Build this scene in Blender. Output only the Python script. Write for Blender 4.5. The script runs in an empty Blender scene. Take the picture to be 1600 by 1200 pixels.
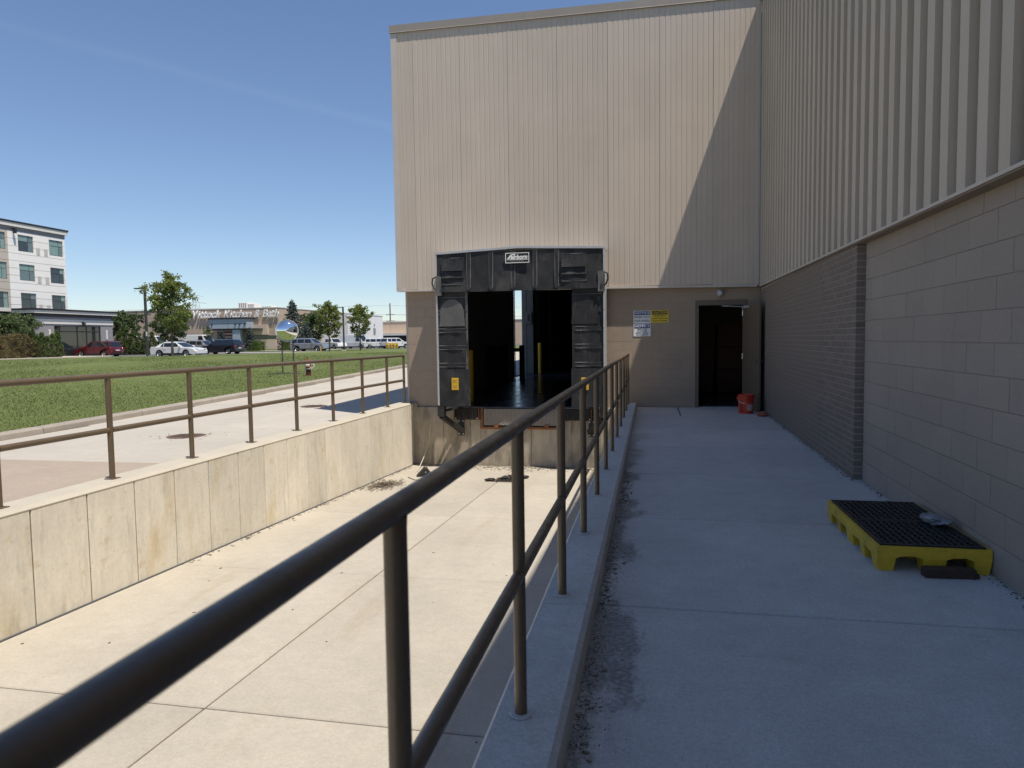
import bpy, bmesh, math, random
import numpy as np
from mathutils import Matrix, Vector
random.seed(7); RNG = np.random.default_rng(7)
S = bpy.context.scene; C = S.collection
R = math.radians
# ------------------------------------------------------------------ camera
cd = bpy.data.cameras.new('camera'); cam = bpy.data.objects.new('camera', cd); C.objects.link(cam); S.camera = cam
cd.sensor_width = 36.0; cd.lens = 36.0*1080/1600; cd.clip_start = .05; cd.clip_end = 9000
cd.dof.use_dof = True; cd.dof.focus_distance = 11; cd.dof.aperture_fstop = 5.4
_y, _p, _r = R(11.423), R(-3.622), R(.801)
_M = Matrix.Rotation(_y, 3, 'Z') @ Matrix.Rotation(_p, 3, 'X') @ Matrix.Rotation(_r, 3, 'Y')
cam.matrix_world = Matrix.Translation((0, 0, 1.48)) @ (_M @ Matrix.Rotation(math.pi/2, 3, 'X')).to_4x4()
# ------------------------------------------------------------------ sun and sky
SUN = Vector((.345, -.202, 1.0)).normalized()
w = bpy.data.worlds.new('World'); S.world = w; w.use_nodes = True
nt = w.node_tree; nt.nodes.clear()
out = nt.nodes.new('ShaderNodeOutputWorld'); bg = nt.nodes.new('ShaderNodeBackground')
sky = nt.nodes.new('ShaderNodeTexSky'); sky.sky_type = 'NISHITA'; sky.sun_disc = False
sky.sun_elevation = math.asin(SUN.z); sky.sun_rotation = math.atan2(SUN.x, SUN.y)
sky.altitude = 250; sky.air_density = 1.0; sky.dust_density = .15; sky.ozone_density = 3.4
bg.inputs['Strength'].default_value = .11
# one faint old contrail across the sky
def _n(t, **k):
    n = nt.nodes.new(t)
    for a, b in k.items(): setattr(n, a, b)
    return n
tc = _n('ShaderNodeTexCoord')
def ray(px, py): return (_M @ Vector(((px-800)/1080, 1, -(py-600)/1080))).normalized()
CT0, CT1 = Vector((-.609, .718, .3372)), Vector((-.3417, .8946, .2881))
cn = CT0.cross(CT1).normalized(); cm = (CT0+CT1).normalized()
d1 = _n('ShaderNodeVectorMath', operation='DOT_PRODUCT'); d1.inputs[1].default_value = cn
nt.links.new(tc.outputs['Generated'], d1.inputs[0])
nz = _n('ShaderNodeTexNoise'); nz.inputs['Scale'].default_value = 9; nz.inputs['Detail'].default_value = 4
nt.links.new(tc.outputs['Generated'], nz.inputs['Vector'])
wob = _n('ShaderNodeMath', operation='MULTIPLY_ADD'); wob.inputs[1].default_value = .010; nt.links.new(nz.outputs['Fac'], wob.inputs[0])
sb = _n('ShaderNodeMath', operation='SUBTRACT'); sb.inputs[1].default_value = .005; nt.links.new(d1.outputs['Value'], wob.inputs[2]); nt.links.new(wob.outputs[0], sb.inputs[0])
ab = _n('ShaderNodeMath', operation='ABSOLUTE'); nt.links.new(sb.outputs[0], ab.inputs[0])
mr = _n('ShaderNodeMapRange'); mr.inputs[1].default_value = .0; mr.inputs[2].default_value = .009; mr.inputs[3].default_value = 1; mr.inputs[4].default_value = 0; mr.interpolation_type = 'SMOOTHSTEP'
nt.links.new(ab.outputs[0], mr.inputs[0])
d2 = _n('ShaderNodeVectorMath', operation='DOT_PRODUCT'); d2.inputs[1].default_value = cm
nt.links.new(tc.outputs['Generated'], d2.inputs[0])
mr2 = _n('ShaderNodeMapRange'); mr2.inputs[1].default_value = .90; mr2.inputs[2].default_value = .99; mr2.inputs[4].default_value = .009; mr2.interpolation_type = 'SMOOTHSTEP'
nt.links.new(d2.outputs['Value'], mr2.inputs[0])
mm = _n('ShaderNodeMath', operation='MULTIPLY'); nt.links.new(mr.outputs[0], mm.inputs[0]); nt.links.new(mr2.outputs[0], mm.inputs[1])
mx = _n('ShaderNodeMix', data_type='RGBA'); mx.inputs[7].default_value = (14, 14.5, 15, 1)
nt.links.new(mm.outputs[0], mx.inputs[0]); nt.links.new(sky.outputs[0], mx.inputs[6])
wbn = _n('ShaderNodeMix', data_type='RGBA', blend_type='MULTIPLY'); wbn.inputs[0].default_value = 1; wbn.inputs[7].default_value = (1.0, .985, 1.02, 1)     # the camera's white balance
nt.links.new(mx.outputs[2], wbn.inputs[6]); nt.links.new(wbn.outputs[2], bg.inputs['Color']); nt.links.new(bg.outputs[0], out.inputs[0])
sl = bpy.data.lights.new('sun', 'SUN'); sl.energy = 5.0; sl.angle = R(.53); sl.color = (1, .93, .82)
so = bpy.data.objects.new('sun', sl); C.objects.link(so); so.location = SUN*60; so.rotation_euler = SUN.to_track_quat('Z', 'Y').to_euler()
vs = S.view_settings; vs.view_transform = 'Standard'; vs.look = 'None'; vs.gamma = 1; vs.use_curve_mapping = False; vs.exposure = 0.22
S.cycles.max_bounces = 8; S.cycles.diffuse_bounces = 5; S.cycles.use_denoising = True

# ------------------------------------------------------------------ helpers: objects
def link(name, me, mat=None, parent=None, loc=None, rot=None):
    o = bpy.data.objects.new(name, me); C.objects.link(o)
    if mat is not None and me is not None and len(me.materials) == 0: me.materials.append(mat)
    if parent is not None: o.parent = parent
    if loc is not None: o.location = loc
    if rot is not None: o.rotation_euler = rot
    return o
def tag(o, label=None, cat=None, group=None, kind=None):
    if label: o['label'] = label
    if cat: o['category'] = cat
    if group: o['group'] = group
    if kind: o['kind'] = kind
    return o
def thing(name, label, cat, loc=(0, 0, 0), rz=0, group=None):
    o = bpy.data.objects.new(name, None); C.objects.link(o); o.location = loc; o.rotation_euler = (0, 0, rz); o.empty_display_size = .2
    return tag(o, label, cat, group)
def copy_tree(o, parent=None):
    c = o.copy(); C.objects.link(c); c.parent = parent
    for ch in list(o.children): copy_tree(ch, c)
    return c
class MB:
    def __init__(s): s.v = []; s.f = []
    def add(s, vs, fs):
        n = len(s.v); s.v += [tuple(p) for p in vs]; s.f += [tuple(i+n for i in f) for f in fs]; return s
    def box(s, x0, x1, y0, y1, z0, z1):
        return s.add([(x0,y0,z0),(x1,y0,z0),(x1,y1,z0),(x0,y1,z0),(x0,y0,z1),(x1,y0,z1),(x1,y1,z1),(x0,y1,z1)],
                     [(0,3,2,1),(4,5,6,7),(0,1,5,4),(1,2,6,5),(2,3,7,6),(3,0,4,7)])
    def bar(s, a, b, w, h):
        a, b = Vector(a), Vector(b); d = (b-a).normalized(); up = Vector((0,0,1)) if abs(d.z) < .95 else Vector((0,1,0))
        x = d.cross(up).normalized()*(w/2); y = x.cross(d).normalized()*(h/2)
        vs = [p+i*x+j*y for p in (a, b) for i, j in ((-1,-1),(1,-1),(1,1),(-1,1))]
        return s.add(vs, [(0,1,2,3),(7,6,5,4),(0,4,5,1),(1,5,6,2),(2,6,7,3),(3,7,4,0)])
    def tube(s, pts, r, n=10, cap=True):
        pts = [Vector(p) for p in pts]; rs = r if isinstance(r, (list, tuple)) else [r]*len(pts); base = len(s.v); px = None
        for i, p in enumerate(pts):
            d = (pts[min(i+1, len(pts)-1)]-pts[max(i-1, 0)]).normalized()
            if px is None: px = d.cross(Vector((0,0,1)) if abs(d.z) < .9 else Vector((1,0,0))).normalized()
            else: px = (px-d*px.dot(d)).normalized()
            py = d.cross(px)
            for k in range(n):
                a = 2*math.pi*k/n; s.v.append(tuple(p+(px*math.cos(a)+py*math.sin(a))*rs[i]))
        for i in range(len(pts)-1):
            for k in range(n):
                a = base+i*n+k; b = base+i*n+(k+1) % n; s.f.append((a, b, b+n, a+n))
        if cap:
            s.f.append(tuple(base+k for k in reversed(range(n)))); s.f.append(tuple(base+(len(pts)-1)*n+k for k in range(n)))
        return s
    def lathe(s, prof, c=(0,0,0), n=24, axis='Z'):
        base = len(s.v); c = Vector(c)
        for r, z in prof:
            for k in range(n):
                a = 2*math.pi*k/n; p = (r*math.cos(a), r*math.sin(a), z)
                if axis == 'X': p = (p[2], p[0], p[1])
                elif axis == 'Y': p = (p[1], p[2], p[0])
                s.v.append(tuple(c+Vector(p)))
        for i in range(len(prof)-1):
            for k in range(n):
                a = base+i*n+k; b = base+i*n+(k+1) % n; s.f.append((a, b, b+n, a+n))
        return s
    def prism(s, poly, a0, a1, axis='Y'):      # poly in the two other axes, extruded from a0 to a1
        n = len(poly)
        def P(p, a): return {'Y': (p[0], a, p[1]), 'X': (a, p[0], p[1]), 'Z': (p[0], p[1], a)}[axis]
        return s.add([P(p, a0) for p in poly]+[P(p, a1) for p in poly],
                     [tuple(range(n)), tuple(reversed(range(n, 2*n)))]+[(i, i+n, (i+1) % n+n, (i+1) % n) for i in range(n)])
    def mesh(s, smooth=False, fix=True):
        me = bpy.data.meshes.new('m'); me.from_pydata(s.v, [], s.f)
        if fix:
            bm = bmesh.new(); bm.from_mesh(me); bmesh.ops.recalc_face_normals(bm, faces=bm.faces[:]); bm.to_mesh(me); bm.free()
        if smooth:
            me.polygons.foreach_set('use_smooth', [True]*len(me.polygons)); me.set_sharp_from_angle(angle=R(38))
        return me
    def build(s, name, mat, parent=None, smooth=False, loc=None, rot=None, fix=True):
        return link(name, s.mesh(smooth, fix), mat, parent, loc, rot)
def bevmesh(dx, dy, dz, b, seg=1, origin='c'):
    bm = bmesh.new(); bmesh.ops.create_cube(bm, size=1); bmesh.ops.scale(bm, vec=(dx, dy, dz), verts=bm.verts)
    if origin == 'b': bmesh.ops.translate(bm, vec=(0, 0, dz/2), verts=bm.verts)
    if b > 0: bmesh.ops.bevel(bm, geom=bm.edges[:], offset=b, segments=seg, affect='EDGES', profile=.5)
    me = bpy.data.meshes.new('m'); bm.to_mesh(me); bm.free(); return me
def bevbox(name, x0, x1, y0, y1, z0, z1, b, mat, parent=None, seg=1):
    return link(name, bevmesh(x1-x0, y1-y0, z1-z0, b, seg), mat, parent, ((x0+x1)/2, (y0+y1)/2, (z0+z1)/2))
def npmesh(v, f, smooth=False):               # v (n,3), f (m,k)
    me = bpy.data.meshes.new('m'); v = np.asarray(v, np.float32); f = np.asarray(f, np.int32); k = f.shape[1]
    me.vertices.add(len(v)); me.vertices.foreach_set('co', v.ravel())
    me.loops.add(f.size); me.loops.foreach_set('vertex_index', f.ravel())
    me.polygons.add(len(f)); me.polygons.foreach_set('loop_start', np.arange(0, f.size, k, dtype=np.int32))
    me.update(calc_edges=True); me.validate(); return me
def text_mesh(txt, size, depth=.002, bold=0, shear=0, align='CENTER', xs=1.0):
    cu = bpy.data.curves.new('t', 'FONT'); cu.body = txt; cu.size = size; cu.extrude = depth; cu.offset = bold; cu.shear = shear
    cu.align_x = align; cu.align_y = 'CENTER'; cu.resolution_u = 3
    o = bpy.data.objects.new('t', cu); C.objects.link(o); dg = bpy.context.evaluated_depsgraph_get(); dg.update()
    me = bpy.data.meshes.new_from_object(o.evaluated_get(dg)); bpy.data.objects.remove(o); bpy.data.curves.remove(cu)
    if xs != 1: me.transform(Matrix.Diagonal((xs, 1, 1, 1)))
    return me
# ------------------------------------------------------------------ helpers: materials
def mat(name, col, rough=.7, metal=0, var=(), bump=None, coords='Position', rnd=0, spec=.5, tints=(), rvar=None, coat=0, sheen=0):
    """var: (scale, amount, detail[, (sx,sy,sz)]) value noise; tints: (scale, lo, hi, colour, strength[, stretch]) blotches; bump: list of (scale, strength[, stretch])"""
    m = bpy.data.materials.new(name); m.use_nodes = True; t = m.node_tree; b = t.nodes['Principled BSDF']
    N = lambda ty, **k: [n := t.nodes.new(ty), [setattr(n, a, v) for a, v in k.items()]][0]
    if coords == 'Position': g = N('ShaderNodeNewGeometry'); P = g.outputs['Position']
    else: g = N('ShaderNodeTexCoord'); P = g.outputs['Object']
    def noise(scale, detail=4, st=None, rough=.55):
        src = P
        if st:
            mp = N('ShaderNodeMapping'); mp.inputs['Scale'].default_value = st; t.links.new(P, mp.inputs['Vector']); src = mp.outputs[0]
        n = N('ShaderNodeTexNoise'); n.inputs['Scale'].default_value = scale; n.inputs['Detail'].default_value = detail; n.inputs['Roughness'].default_value = rough
        t.links.new(src, n.inputs['Vector']); return n.outputs['Fac']
    rgb = N('ShaderNodeRGB'); rgb.outputs[0].default_value = (*col, 1); cur = rgb.outputs[0]
    for e in tints:
        scale, lo, hi, c2, st = e[:5]
        mrn = N('ShaderNodeMapRange', interpolation_type='SMOOTHSTEP'); mrn.inputs[1].default_value = lo; mrn.inputs[2].default_value = hi; mrn.inputs[4].default_value = st
        t.links.new(noise(scale, 5, e[5] if len(e) > 5 else None, .62), mrn.inputs[0])
        mx = N('ShaderNodeMix', data_type='RGBA'); t.links.new(mrn.outputs[0], mx.inputs[0]); t.links.new(cur, mx.inputs[6]); mx.inputs[7].default_value = (*c2, 1); cur = mx.outputs[2]
    val = None
    def mul(a, bb):
        if a is None: return bb
        k = N('ShaderNodeMath', operation='MULTIPLY'); t.links.new(a, k.inputs[0]); t.links.new(bb, k.inputs[1]); return k.outputs[0]
    for e in var:
        mrn = N('ShaderNodeMapRange'); mrn.inputs[1].default_value = .25; mrn.inputs[2].default_value = .75; mrn.inputs[3].default_value = 1-e[1]; mrn.inputs[4].default_value = 1+e[1]
        t.links.new(noise(e[0], e[2], e[3] if len(e) > 3 else None), mrn.inputs[0]); val = mul(val, mrn.outputs[0])
    if rnd:
        oi = N('ShaderNodeObjectInfo'); mrn = N('ShaderNodeMapRange'); mrn.inputs[3].default_value = 1-rnd; mrn.inputs[4].default_value = 1+rnd
        t.links.new(oi.outputs['Random'], mrn.inputs[0]); val = mul(val, mrn.outputs[0])
    if val is not None:
        vm = N('ShaderNodeVectorMath', operation='SCALE'); t.links.new(cur, vm.inputs[0]); t.links.new(val, vm.inputs['Scale']); cur = vm.outputs[0]
    t.links.new(cur, b.inputs['Base Color'])
    b.inputs['Roughness'].default_value = rough; b.inputs['Metallic'].default_value = metal; b.inputs['Specular IOR Level'].default_value = spec
    b.inputs['Coat Weight'].default_value = coat; b.inputs['Coat Roughness'].default_value = .04
    if rvar:
        mrn = N('ShaderNodeMapRange'); mrn.inputs[1].default_value = .3; mrn.inputs[2].default_value = .7; mrn.inputs[3].default_value = max(0, rough-rvar[1]); mrn.inputs[4].default_value = rough+rvar[1]
        t.links.new(noise(rvar[0], 4), mrn.inputs[0]); t.links.new(mrn.outputs[0], b.inputs['Roughness'])
    prev = None
    for e in (bump or ()):
        bn = N('ShaderNodeBump'); bn.inputs['Strength'].default_value = e[1]; bn.inputs['Distance'].default_value = .01
        t.links.new(noise(e[0], 3, e[2] if len(e) > 2 else None), bn.inputs['Height'])
        if prev: t.links.new(prev, bn.inputs['Normal'])
        prev = bn.outputs[0]
    if prev: t.links.new(prev, b.inputs['Normal'])
    m['cur'] = 1
    return m
def nodes_of(m): return m.node_tree, m.node_tree.nodes['Principled BSDF']
M = {}
M['walk'] = mat('walkway concrete', (.47, .46, .44), .85, var=((1.1, .10, 5), (6, .08, 5), (42, .12, 3), (120, .20, 2)), bump=((180, .35), (25, .2)), rnd=.05, tints=((1.7, .58, .74, (.33, .32, .30), .5), (.8, .60, .72, (.55, .54, .52), .35), (7, .70, .76, (.22, .21, .20), .5)))
M['pit'] = mat('pit concrete', (.40, .362, .30), .85, var=((.9, .08, 5), (7, .06, 5), (34, .07, 3), (95, .10, 2)), bump=((160, .25), (22, .2)), rnd=.05, tints=((1.5, .6, .78, (.34, .305, .25), .35), (5, .66, .8, (.26, .23, .19), .3), (1.1, .56, .70, (.33, .27, .18), .45, (1.6, .22, 1)), (30, .72, .78, (.2, .18, .15), .5)))
M['drive'] = mat('driveway concrete', (.41, .375, .325), .85, var=((.5, .06, 4), (5, .05, 5), (90, .07, 2)), bump=((120, .2),), rnd=.03, tints=((.8, .58, .75, (.37, .34, .295), .35),))
M['drive_old'] = mat('worn driveway concrete', (.325, .265, .21), .88, var=((.6, .07, 4), (6, .06, 5), (110, .14, 2)), bump=((110, .35),), rnd=.03, tints=((.9, .55, .75, (.33, .28, .22), .4),))
M['formwall'] = mat('board formed concrete', (.66, .61, .515), .85, var=((1.6, .10, 5), (26, .07, 4), (5, .06, 4, (1, 3, .5))), bump=((90, .2), (14, .25, (1, 5, .4))), rnd=.07,
                    tints=((1.5, .5, .72, (.56, .45, .26), .65, (1, 1.6, .6)), (3.6, .54, .74, (.40, .37, .31), .5, (1, 2.2, .4)), (9, .60, .72, (.42, .38, .31), .35, (1, 3, .2)), (2.6, .62, .78, (.74, .70, .61), .6, (1, 2, .5)), (24, .68, .74, (.20, .17, .13), .8), (3.2, .60, .70, (.50, .40, .24), .5, (1, 1.2, 1.6))))
M['wallcap'] = mat('trowelled concrete cap', (.44, .40, .325), .8, var=((2, .07, 4), (60, .06, 3)), bump=((80, .2),), tints=((3, .6, .8, (.42, .37, .29), .5),))
M['dockwall'] = mat('stained dock concrete', (.40, .345, .265), .88, var=((1.8, .2, 5), (5, .16, 4, (2, 1, .5)), (50, .1, 3)), bump=((70, .3), (10, .3, (4, 1, .4))), rnd=.12,
                    tints=((2.2, .48, .68, (.21, .185, .15), .75, (1.6, 1, .55)), (2, .56, .74, (.48, .35, .19), .5, (2, 1, .5)), (9, .6, .72, (.30, .17, .08), .4, (3, 1, .18))))
M['kerb'] = mat('kerb concrete', (.46, .45, .43), .85, var=((1.6, .10, 4), (14, .08, 4), (50, .12, 3), (120, .18, 2)), bump=((160, .3),), tints=((3, .58, .78, (.60, .59, .56), .45),))
M['lawnkerb'] = mat('old lawn kerb concrete', (.30, .265, .225), .9, var=((1.5, .12, 4), (30, .12, 3)), bump=((60, .4),), rnd=.06)
M['block'] = mat('painted block', (.315, .268, .228), .75, var=((1.3, .06, 4), (60, .06, 3), (130, .09, 2)), bump=((150, .5),), rnd=.03, tints=((1.1, .58, .76, (.25, .215, .185), .45), (3, .64, .76, (.36, .31, .265), .4)))
M['blockF'] = mat('painted facade block', (.335, .262, .198), .75, var=((1.3, .05, 3), (130, .06, 2)), bump=((150, .3),), rnd=.025, tints=((1.4, .6, .8, (.27, .23, .19), .4),))
M['mortarF'] = mat('painted facade mortar', (.30, .235, .178), .85)
M['mortar'] = mat('painted mortar', (.298, .254, .216), .85)
M['brick'] = mat('taupe brick', (.19, .15, .125), .85, var=((40, .12, 3),), bump=((130, .4),), rnd=.11)
M['brickmortar'] = mat('grey brick mortar', (.30, .265, .235), .9, var=((60, .1, 3),), bump=((120, .3),))
M['sidingF'] = mat('tan ribbed siding', (.53, .45, .37), .5, spec=.35, var=((.5, .045, 3), (4, .05, 4, (1, 1, .10)), (1.5, .03, 4)), rnd=.025, bump=((1.6, .06, (1, 1, .5)),))
M['sidingR'] = mat('taupe ribbed siding', (.49, .425, .352), .5, spec=.35, var=((.6, .05, 3), (5, .06, 4, (1, 1, .10)), (1.5, .03, 4)), rnd=.025, bump=((1.6, .06, (1, 1, .5)),))
M['trim'] = mat('siding trim', (.52, .47, .42), .5, spec=.4, var=((2, .05, 3),))
M['soffit'] = mat('brown soffit', (.23, .18, .135), .7, var=((3, .1, 3),))
M['fascia'] = mat('grey roof fascia', (.27, .24, .21), .5, spec=.4, var=((1.5, .06, 3),))
M['rail'] = mat('bronze painted pipe', (.112, .080, .050), .38, spec=.5, var=((3, .10, 3), (60, .08, 2)), bump=((90, .08), (14, .06)), rvar=(12, .12), tints=((16, .70, .76, (.15, .065, .03), .7), (40, .72, .78, (.04, .03, .025), .6)))
M['vinyl'] = mat('black shelter vinyl', (.016, .0165, .019), .68, spec=.4, var=((3, .3, 4), (30, .15, 3)), bump=((4, .5), (13, .22)), tints=((2.2, .50, .72, (.06, .058, .057), .75, (1, 1, .7)), (9, .56, .72, (.09, .086, .082), .45, (2.2, 1, .4))), rvar=(5, .12))
M['vinyl_scuff'] = mat('scuffed shelter vinyl', (.10, .098, .095), .6, var=((3, .3, 4), (18, .2, 3, (2.5, 1, .5))), bump=((7, .3),))
M['stitch'] = mat('white stitching', (.20, .20, .20), .8, var=((40, .3, 2),))
M['galv'] = mat('galvanised trim', (.46, .47, .48), .45, metal=.35, var=((6, .08, 3),), rvar=(9, .1))
M['yellow'] = mat('safety yellow', (.60, .37, .015), .55, var=((9, .1, 3), (40, .06, 2)), tints=((7, .62, .72, (.30, .19, .03), .6),))
M['black_steel'] = mat('black painted steel', (.022, .021, .021), .5, var=((9, .25, 3),), tints=((12, .64, .74, (.11, .06, .03), .5),))
M['bolt'] = mat('zinc bolt', (.62, .62, .60), .35, metal=.8)
M['rubber'] = mat('worn bumper rubber', (.020, .018, .017), .8, var=((7, .4, 4, (6, 1, .5)),), bump=((30, .5, (6, 1, .6)),), tints=((8, .52, .68, (.10, .08, .065), .7, (6, 1, .35)),))
M['rust'] = mat('rusty steel', (.24, .095, .035), .85, var=((14, .25, 4), (60, .2, 3)), tints=((6, .55, .7, (.08, .045, .03), .8),), bump=((60, .4),))
M['checker_base'] = mat('dirty lip plate', (.17, .145, .12), .6, metal=.05, var=((5, .2, 4),), tints=((4, .52, .70, (.17, .08, .04), .6),))
M['checker'] = mat('worn checker plate', (.64, .60, .55), .5, metal=.1, var=((5, .14, 4), (30, .12, 3)), tints=((4, .56, .72, (.20, .11, .06), .6),), rvar=(8, .12))
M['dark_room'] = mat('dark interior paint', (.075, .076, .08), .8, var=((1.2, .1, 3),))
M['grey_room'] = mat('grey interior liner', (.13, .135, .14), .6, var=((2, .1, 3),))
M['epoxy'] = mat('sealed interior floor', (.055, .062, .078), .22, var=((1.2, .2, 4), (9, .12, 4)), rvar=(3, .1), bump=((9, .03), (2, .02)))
M['door'] = mat('brown steel door', (.14, .107, .076), .5, var=((2, .06, 3),))
M['chrome'] = mat('brushed metal', (.7, .7, .7), .25, metal=1)
M['asphalt'] = mat('lot asphalt', (.10, .098, .096), .9, var=((.4, .12, 4), (20, .1, 3)), bump=((60, .3),))
M['pale_pave'] = mat('pale pavement', (.47, .42, .355), .9, var=((.5, .07, 4), (9, .06, 3)))
M['soil'] = mat('ground soil', (.10, .12, .05), .95, var=((.02, .15, 4), (.4, .15, 4)))
M['grasslawn'] = mat('mown lawn', (.112, .138, .046), .95, var=((.25, .12, 4), (1.3, .14, 5, (1, 3.2, 1)), (14, .14, 4), (70, .18, 3)), bump=((60, .5),), spec=.15,
                     tints=((.7, .56, .76, (.175, .175, .075), .6, (1, 2.4, 1)), (5, .60, .74, (.20, .21, .08), .45)))
M['blade'] = mat('grass blades', (.126, .155, .052), .8, var=((.5, .16, 4), (9, .25, 3)), spec=.2, tints=((.9, .55, .75, (.19, .19, .085), .6, (1, 2.4, 1)), (30, .6, .72, (.27, .26, .12), .6)))

# ================================================================== the setting
def T(x, y): return min(-.2+.0173*(math.hypot(x, max(y, 0))-16), .56)
def TD(y): return -.33+.0173*(math.hypot(12.5, max(y, 0))-16)       # driveway
def PZ(y): return -.82-.0345*y                                     # sloping dock pit floor
def kx(y): return -11.9-.042*y                                     # lawn kerb line
EDGE = [(-60, -140), (-20, -110), (20, -75), (43.3, -48), (47, -45.9), (52.6, -41.6), (57.5, -36.8), (66, -35.2), (70, -33.6), (78, -31.3), (95, -27), (130, -20)]
def ex(y):
    for (y0, x0), (y1, x1) in zip(EDGE, EDGE[1:]):
        if y0 <= y <= y1: return x0+(x1-x0)*(y-y0)/(y1-y0)
    return EDGE[-1][1]
LOTZ = .40
# far ground sheet with a gap where the pit, the drive and the building stand
xs = [-4000, -1500, -600, -300, -140, -60, -13.2, 60, 140, 300, 600, 1500, 4000]; ys = [-4000, -1500, -500, -200, -60, 0, 50, 130, 200, 300, 600, 1500, 4000]
mb = MB()
for x in xs:
    for y in ys: mb.v.append((x, y, -.62 if math.hypot(x, y) < 110 else .3))
for i in range(len(xs)-1):
    for j in range(len(ys)-1):
        if xs[i] >= -14 and xs[i+1] <= 60 and ys[j] >= -60 and ys[j+1] <= 50: continue
        a = i*len(ys)+j; b = a+len(ys); mb.f.append((a, b, b+1, a+1))
tag(mb.build('ground', M['soil']), kind='structure')
# lawn, rising away from the drive to a low crest at the parking lot
NY, NX = 120, 60; vv = []; ff = []
for j in range(NY+1):
    y = -45+165*j/NY; a, b = kx(y)-.12, ex(y)
    for i in range(NX+1):
        u = i/NX; x = a+(b-a)*u; z = T(x, y)+.03*math.sin(x*.5+y*.23)*math.sin(y*.31)*min(1, 4*u*(1-u))
        vv.append((x, y, z))
for j in range(NY):
    for i in range(NX):
        a = j*(NX+1)+i; ff.append((a, a+1, a+NX+2, a+NX+1))
lawn = link('lawn', npmesh(vv, ff), M['grasslawn']); lawn.data.polygons.foreach_set('use_smooth', [True]*len(lawn.data.polygons)); tag(lawn, kind='structure')
# grass blades: denser towards the drive
n = 220000; rr = 15.5*np.exp(RNG.random(n)*math.log(62/15.5)); th = np.radians(RNG.uniform(18, 62, n)); gx = -rr*np.sin(th); gy = rr*np.cos(th)
kxx = -11.9-.042*gy-.1; exx = np.interp(gy, [e[0] for e in EDGE], [e[1] for e in EDGE]); ok = (gx < kxx) & (gx > exx+.15); gx, gy, rr = gx[ok], gy[ok], rr[ok]; n = len(gx)
gz = np.minimum(-.2+.0173*(np.hypot(gx, gy)-16), .56)-.01
hh = RNG.uniform(.022, .06, n); ww = RNG.uniform(.004, .009, n)*(rr/15.5)**.8; an = RNG.random(n)*6.283; ln = RNG.normal(0, .03, (n, 2))
v = np.zeros((n, 3, 3)); v[:, 0] = np.stack([gx-ww*np.cos(an), gy-ww*np.sin(an), gz], 1); v[:, 1] = np.stack([gx+ww*np.cos(an), gy+ww*np.sin(an), gz], 1); v[:, 2] = np.stack([gx+ln[:, 0], gy+ln[:, 1], gz+hh], 1)
tag(link('grass', npmesh(v.reshape(-1, 3), np.arange(3*n).reshape(-1, 3)), M['blade']), 'short mown green grass covering the lawn beyond the driveway', 'grass', kind='stuff')
# parking lot, its kerb, pale paving round the hotel and before the far shops
mb = MB(); L = [(e[1]-.05, e[0]) for e in EDGE]
mb.v = [(x, y, LOTZ) for x, y in L]+[(-300, y, LOTZ) for x, y in L]; k = len(L); mb.f = [(i, i+1, i+1+k, i+k) for i in range(k-1)]
mb.add([(-300, 130, LOTZ), (60, 130, LOTZ), (60, 330, LOTZ), (-300, 330, LOTZ)], [(0, 1, 2, 3)])
lot = mb.build('parking_lot', M['asphalt']); tag(lot, kind='structure')
for i in range(2, k-1):
    (x0, y0), (x1, y1) = L[i], L[i+1]; m2 = MB(); d = Vector((x1-x0, y1-y0, 0)).normalized(); nrm = Vector((-d.y, d.x, 0))
    m2.bar((x0, y0, LOTZ+.075), (x1, y1, LOTZ+.075), .16, .15); m2.build('kerb', M['pale_pave'], lot)
def sheet(name, x0, x1, y0, y1, z, m, kind='structure', th=.05):
    o = MB().box(x0, x1, y0, y1, z-th, z).build(name, m); return tag(o, kind=kind)
sheet('pavement', -62.5, -53.2, 38, 60.2, LOTZ+.10, M['pale_pave'], th=.12)
sheet('pavement', -72, -40, 76.6, 80.0, LOTZ+.006, M['pale_pave'])
sheet('pavement', -62, -33.5, 92, 100.5, LOTZ+.02, M['pale_pave'])
sheet('lawn', -75, -47.0, 86.8, 91.4, LOTZ+.07, M['grasslawn'], th=.12)
sheet('lawn', -58, -49, 101, 107, LOTZ+.07, M['grasslawn'], th=.12)
sheet('lawn', -44, -22, 84, 98, LOTZ+.08, M['grasslawn'], th=.12)
sheet('lawn', -76, -57, 100, 115, LOTZ+.06, M['grasslawn'], th=.12)
# driveway of cast slabs
drive = tag(MB().box(-12.8, -5.74, -30, 15.3, -1.2, -.55).build('driveway', M['drive_old']), kind='structure')
rows = [9.3+3.9*i for i in range(-9, 14)]
for a, b in zip(rows, rows[1:]):
    xr = -5.735 if a < 14.9 else -5.735
    cols = [(xr, -9.0), (-9.0, kx((a+b)/2)+.1)]
    for q, (x1, x0) in enumerate(cols):
        z0, z1 = TD(a), TD(b); g = .006; m2 = MB()
        xa, xb = x0+g, x1-g
        m2.add([(xa, a+g, z0-.15), (xb, a+g, z0-.15), (xb, b-g, z1-.15), (xa, b-g, z1-.15), (xa, a+g, z0-.006), (xb, a+g, z0-.006), (xb, b-g, z1-.006), (xa, b-g, z1-.006),
                (xa+.01, a+g+.01, z0), (xb-.01, a+g+.01, z0), (xb-.01, b-g-.01, z1), (xa+.01, b-g-.01, z1)],
               [(0,3,2,1), (8,9,10,11), (0,1,5,4), (1,2,6,5), (2,3,7,6), (3,0,4,7), (4,5,9,8), (5,6,10,9), (6,7,11,10), (7,4,8,11)])
        m2.build('slab', M['drive_old'] if b < 9.5 else M['drive'], drive, fix=False)
y = -30
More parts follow.
